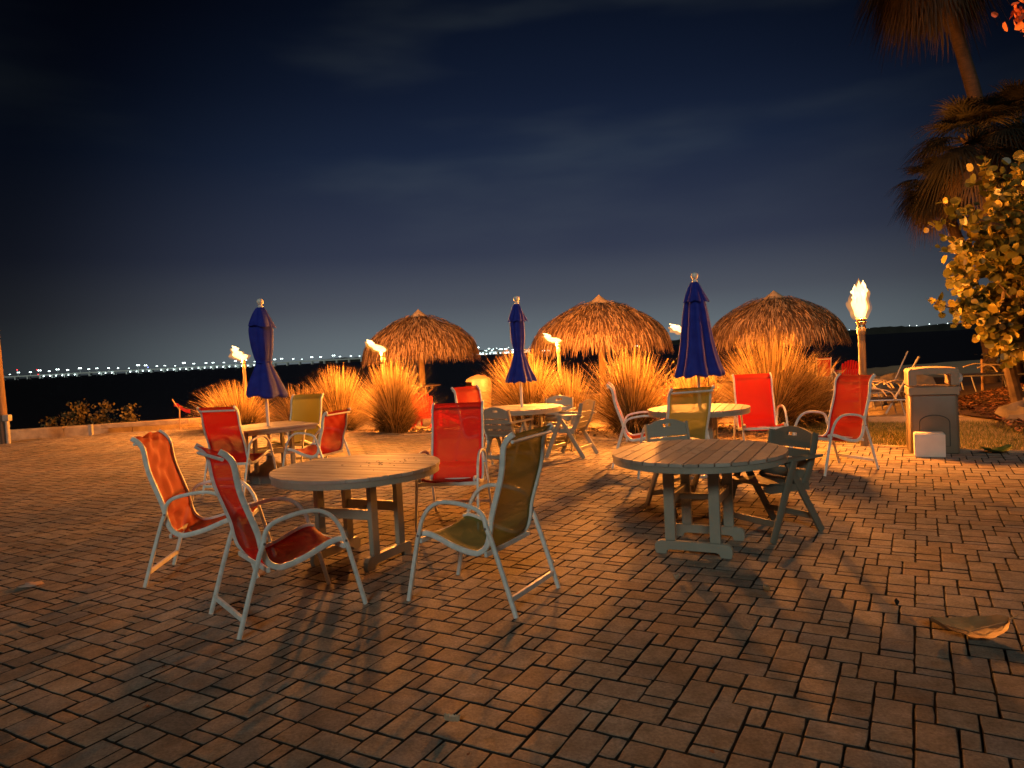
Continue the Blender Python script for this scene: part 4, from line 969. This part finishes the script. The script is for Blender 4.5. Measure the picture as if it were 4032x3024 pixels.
# ---------------------------------------------------------------- things lying on the pavers and tables
def big_leaf(x, y, ang, L, W, m, label, name, curl=.06):
    mb = MB(); n = 14; k_ = 6; vs = []
    for i in range(n + 1):
        t = i / n; w = W * (math.sin(PI * t) ** .6) * (1 - .25 * t); zc = curl * (2 * t - 1) ** 2 + .012
        for j in range(k_ + 1):
            f = j / k_ * 2 - 1; vs.append(((t - .5) * L, f * w, zc + .03 * f * f * (1 if j % 2 else .8) + .004 * math.sin(9 * t * PI)))
    mb.add(vs, [(i * (k_ + 1) + j, i * (k_ + 1) + j + 1, (i + 1) * (k_ + 1) + j + 1, (i + 1) * (k_ + 1) + j) for i in range(n) for j in range(k_)])
    mb.tube([(-.5 * L, 0, curl + .02), (-.6 * L, .01, curl + .05)], .004, 6); mb.tube([(-.5 * L, 0, curl + .014), (0, 0, .014), (.48 * L, 0, curl + .014)], .0035, 6)
    o = mb.build(name, m, angle=60, loc=(x, y, .002)); o.rotation_euler = (0, 0, ang); return tag(o, label, 'leaf', 'leaves lying on the patio')
big_leaf(2.27, 3.57, PI - .15, .37, .16, M['deadleaf'], 'large curled brown leaf lying on the pavers at lower right', 'fallen_leaf', .055)
big_leaf(5.98, 8.78, .2, .42, .14, M['greenleaf'], 'green and yellow leaf on the pavers beside the trash bin', 'fallen_leaf', .06)
big_leaf(2.12, 3.98, 1.2, .05, .014, M['black'], 'tiny dark leaf scrap just above the large brown leaf', 'fallen_leaf', .006)
big_leaf(1.02, 4.62, .8, .05, .012, M['larm'], 'tiny pale leaf scrap in the shadow below the front right table', 'fallen_leaf', .006)
big_leaf(1.50, 4.32, 2.2, .045, .012, M['deadleaf'], 'tiny curled leaf right of the long chair shadows', 'fallen_leaf', .008)
big_leaf(-.33, 2.95, 2.8, .07, .014, M['larm'], 'frayed straw-coloured leaf scrap on the pavers at bottom centre', 'fallen_leaf', .004)
mb = rockm((.085, .06, .012), 99); tag(mb.build('tissue', M['paper'], loc=(-3.69, 5.28, .008)), 'crumpled pinkish tissue on the pavers at far left', 'tissue')
mb = rockm((.02, .015, .006), 98); tag(mb.build('bottle_cap', M['finial'], loc=(.23, 5.2, .006)), 'small white scrap on the pavers right of the green chair', 'scrap')
rg = random.Random(12)
for tx, ty, nm, lb in ((-1.0, 5.55, 26, 'dark crumbs scattered on the front left table top'), (1.3, 5.4, 34, 'straw and crumbs scattered on the front right table top')):
    mb = MB()
    for i in range(nm):
        a = rg.uniform(0, 6.28); l = rg.uniform(.003, .010) if tx < 0 or i < 6 else rg.uniform(.012, .03); x, y = tx + rg.gauss(0, .15), ty + rg.gauss(0, .12)
        mb.bar((x - math.cos(a) * l, y - math.sin(a) * l, .7455), (x + math.cos(a) * l, y + math.sin(a) * l, .7455), .004 if l < .012 else .0018, .003)
    tag(mb.build('table_debris', M['black'] if tx < 0 else M['larm']), lb, 'debris', kind='stuff')

# ---------------------------------------------------------------- bridge and far shore
YB = 1500
br = empty('causeway_bridge', (-1000, YB, -.6))
mb = MB(); mb.box((0, 0, 6.4), (2100, 12, 1.5)); mb.box((0, -6.4, 7.5), (2100, .5, 1.0)); mb.build('deck', M['bridge'], br)
pier = MB()
for dy in (-4, 4): pier.box((0, dy, 2.4), (2.2, 2.2, 6.4))
pier.box((0, 0, 5.35), (3, 11, .6)); pm = pier.build('pier', M['bridge'], br)
for i in range(80):
    o = pm if i == 0 else pm.copy()
    if i: COL.objects.link(o); o.parent = br
    o.location = (-1030 + i * 26, 0, 0)
rg = random.Random(4)
wl = MB(); wl.lathe([(.05, 0), (.95, .5), (.95, 1.4), (.05, 1.9)], 8); wm = wl.build('under_light', M['lampw'], br); first = True
for i in range(36):
    if i in (6, 7, 8, 12, 13, 18): continue
    o = wm if first else wm.copy()
    if not first: COL.objects.link(o); o.parent = br
    first = False; o.location = (20 + i * 13, -7.2, 3.2)
tag(br, 'long low lit bridge crossing the bay on the left horizon', 'bridge')
lp = empty('bridge_lamp'); mb = MB(); mb.tube([(0, 0, 0), (0, 0, 6.4)], .16, 6); mb.tube([(-1.6, 0, 6.6), (1.6, 0, 6.6)], .1, 6); mb.build('mast', M['bridge'], lp)
for s in (-1, 1):
    mb = MB(); mb.lathe([(.1, 0), (.8, .4), (1.0, .95), (.8, 1.5), (.1, 1.8)], 8, (s * 1.6, 0, 6.0)); mb.build('lamp_head', M['lampw'], lp)
for i in range(76):
    x = -1585 + i * 20.5 + rg.uniform(-4, 4); o = lp if i == 0 else copy_tree(lp); o.location = (x, YB - 3, 7.4)
    q = rg.choice((.55, .75, .9, 1.0, 1.15, 1.3)); o.scale = (q, q, q); tag(o, 'white double-headed street lamp on the deck of the distant bridge', 'street lamp', 'street lamps on the bridge')
rb = MB(); rb.lathe([(.2, 0), (1.0, .5), (1.0, 1.6), (.2, 2)], 8); rp_ = MB(); rp_.tube([(0, 0, -16), (0, 0, .1)], .22, 6)
for i, (x, z, m) in enumerate([(-1045, 19, M['lampr']), (-1003, 17, M['lampr']), (-1001, 7, M['lampr']), (-768, 10, M['lampb'])]):
    o = empty('beacon', (x, YB + 8, z)); rb.build('lamp_head', m, o); rp_.build('mast', M['bldg'], o); tag(o, ['red beacon highest above the left end of the bridge', 'red beacon above the bridge next to the highest one', 'red light at deck level near the left end of the bridge', 'blue light on the bridge deck'][i], 'beacon light')
# far shore
mb = MB(); vs = []; n = 240
for i in range(n + 1):
    x = -700 + 3400 * i / n; h = 9 + 5 * (.5 + .5 * math.sin(i * .35)) + 4 * rg.random() + 10 * min(max((x - 500) / 900, 0), 1)
    vs += [(x, 2600, -.7), (x, 2600 + 10, h * .8), (x, 2640, h), (x, 2700, h * .9), (x, 2720, -.7)]
mb.add(vs, [(i * 5 + j, i * 5 + j + 5, i * 5 + j + 6, i * 5 + j + 1) for i in range(n) for j in range(4)]); tag(mb.build('far_shore', M['shore']), kind='structure')
def far_building(x, w, h, win, label, rows, cols):
    b = empty('distant_building', (x, 2592, -.5)); mb = MB(); mb.box((0, 0, h / 2), (w, 14, h)); mb.build('wall', M['bldg'], b)
    mb = MB(); mb.box((0, 0, h + .4), (w + 1, 15, .8)); mb.build('roof', M['shore'], b)
    for r in range(rows):
        cw = w / cols
        for c in range(cols):
            if rg.random() < .8: mb = MB(); mb.box((-w / 2 + cw * (c + .5), -7.1, h * (r + .55) / rows), (cw * .6, .3, h / rows * .5)); mb.build('window', win, b)
    tag(b, label, 'building', 'lit buildings on the far shore')
fb = [(-112, 30, 13, M['win']), (-70, 40, 17, M['win']), (-22, 34, 20, M['win']), (18, 26, 15, M['win']), (60, 22, 12, M['winy']), (128, 30, 20, M['win']), (330, 20, 15, M['winy']), (455, 26, 16, M['win']), (1210, 26, 27, M['winy'])]
lbs = ['brightest leftmost building in the light cluster right of the left hut', 'wide white-lit building, second in the bright cluster', 'tall white-lit building in the middle of the bright cluster', 'white-lit building closing the bright cluster at its right', 'small warm-lit building just left of the middle umbrella', 'lit building just right of the middle umbrella', 'small warm-lit building seen under the middle hut', 'white-lit building seen under the right edge of the middle hut', 'small lit building left of the right torch']
for (x, w, h, m), lb in zip(fb, lbs): far_building(x, w, h, m, lb, 3, 6)
sl = empty('shore_lamp'); mb = MB(); mb.tube([(0, 0, 0), (0, 0, 9)], .3, 6); mb.build('mast', M['bldg'], sl)
mb = MB(); mb.lathe([(.1, 0), (1.0, .5), (1.3, 1.2), (1.0, 2.0), (.1, 2.5)], 8, (0, 0, 8.4)); mb.build('lamp_head', M['lampw'], sl)
for i in range(34):
    x = [(-100 + i * 16) if i < 10 else (1190 + (i - 10) * 36)][0] + rg.uniform(-7, 7); o = sl if i == 0 else copy_tree(sl)
    o.location = (x, 2597 if i < 10 else 2638, rg.uniform(9, 13) if i < 10 else rg.uniform(15, 19)); q = rg.uniform(.5, 1.0); o.scale = (q, q, q)
    tag(o, 'white street lamp in the bright cluster on the far shore right of the left hut' if i < 10 else 'small white street lamp in the row on the far shore behind the right torch', 'street lamp', 'lamps in the far shore cluster' if i < 10 else 'lamps in the far shore row')

# ---------------------------------------------------------------- night light
# building lights far behind the camera reach the patio as one low, soft, cool light
sun_d = bpy.data.lights.new('sun', 'SUN'); sun = bpy.data.objects.new('sun', sun_d); COL.objects.link(sun)
sun_d.energy = .72; sun_d.angle = math.radians(14); sun_d.color = (.93, 1.0, .88)
sd = Vector((.22, 1.0, -.58)).normalized(); sun.rotation_euler = sd.to_track_quat('-Z', 'Y').to_euler()
w = bpy.data.worlds.new('World'); scene.world = w; w.use_nodes = True; t = w.node_tree; t.nodes.clear()
def N(kind): return t.nodes.new(kind)
out = N('ShaderNodeOutputWorld'); bg = N('ShaderNodeBackground'); t.links.new(bg.outputs[0], out.inputs[0])
tc = N('ShaderNodeTexCoord'); sep = N('ShaderNodeSeparateXYZ'); t.links.new(tc.outputs['Generated'], sep.inputs[0])
ramp = N('ShaderNodeValToRGB'); e = ramp.color_ramp.elements; e[0].position = 0; e[0].color = (.002, .002, .003, 1); e[1].position = 1; e[1].color = (.002, .004, .009, 1)
mr = N('ShaderNodeMapRange'); mr.inputs[1].default_value = -1; mr.inputs[2].default_value = 1; t.links.new(sep.outputs['Z'], mr.inputs[0]); t.links.new(mr.outputs[0], ramp.inputs[0])
for pz, c in ((.496, (.003, .003, .004)), (.501, (.135, .165, .180)), (.514, (.115, .138, .155)), (.536, (.071, .081, .104)), (.569, (.032, .040, .070)), (.63, (.0115, .020, .047)), (.67, (.0065, .012, .031)), (.71, (.004, .0078, .021)), (.80, (.0025, .0045, .012))):
    q = e.new(pz); q.color = c4(c)
# the glow of the towns ahead fades to either side
dt = N('ShaderNodeVectorMath'); dt.operation = 'DOT_PRODUCT'; dt.inputs[1].default_value = (.06, .998, 0); t.links.new(tc.outputs['Generated'], dt.inputs[0])
m1 = N('ShaderNodeMapRange'); m1.interpolation_type = 'SMOOTHSTEP'; m1.inputs[1].default_value = .76; m1.inputs[2].default_value = .99; m1.inputs[3].default_value = .16; m1.inputs[4].default_value = 1.05
t.links.new(dt.outputs['Value'], m1.inputs[0])
mx = N('ShaderNodeMix'); mx.data_type = 'RGBA'; mx.blend_type = 'MULTIPLY'; mx.inputs[0].default_value = 1; t.links.new(ramp.outputs[0], mx.inputs[6]); t.links.new(m1.outputs[0], mx.inputs[7])
# thin cloud
mp = N('ShaderNodeMapping'); mp.inputs['Location'].default_value = (2.1, .7, .1); mp.inputs['Scale'].default_value = (1.5, 1.5, 6.5); mp.inputs['Rotation'].default_value = (0, math.radians(6), 0); t.links.new(tc.outputs['Generated'], mp.inputs[0])
nz = N('ShaderNodeTexNoise'); nz.inputs['Scale'].default_value = 1.5; nz.inputs['Detail'].default_value = 4; nz.inputs['Roughness'].default_value = .45; t.links.new(mp.outputs[0], nz.inputs['Vector'])
m2 = N('ShaderNodeMapRange'); m2.interpolation_type = 'SMOOTHSTEP'; m2.inputs[1].default_value = .47; m2.inputs[2].default_value = .75; t.links.new(nz.outputs['Fac'], m2.inputs[0])
m3 = N('ShaderNodeMapRange'); m3.interpolation_type = 'SMOOTHSTEP'; m3.inputs[1].default_value = .02; m3.inputs[2].default_value = .34; t.links.new(sep.outputs['Z'], m3.inputs[0])
mm = N('ShaderNodeMath'); mm.operation = 'MULTIPLY'; t.links.new(m2.outputs[0], mm.inputs[0]); t.links.new(m3.outputs[0], mm.inputs[1])
mm2 = N('ShaderNodeMath'); mm2.operation = 'MULTIPLY'; t.links.new(mm.outputs[0], mm2.inputs[0]); t.links.new(m1.outputs[0], mm2.inputs[1])
ml = N('ShaderNodeMix'); ml.data_type = 'RGBA'; ml.blend_type = 'ADD'; t.links.new(mm2.outputs[0], ml.inputs[0]); t.links.new(mx.outputs[2], ml.inputs[6]); ml.inputs[7].default_value = (.019, .023, .020, 1)
t.links.new(ml.outputs[2], bg.inputs[0]); bg.inputs[1].default_value = 1.0

scene.render.engine = 'CYCLES'
scene.view_settings.view_transform = 'Standard'; scene.view_settings.look = 'None'; scene.view_settings.exposure = 0; scene.view_settings.gamma = 1
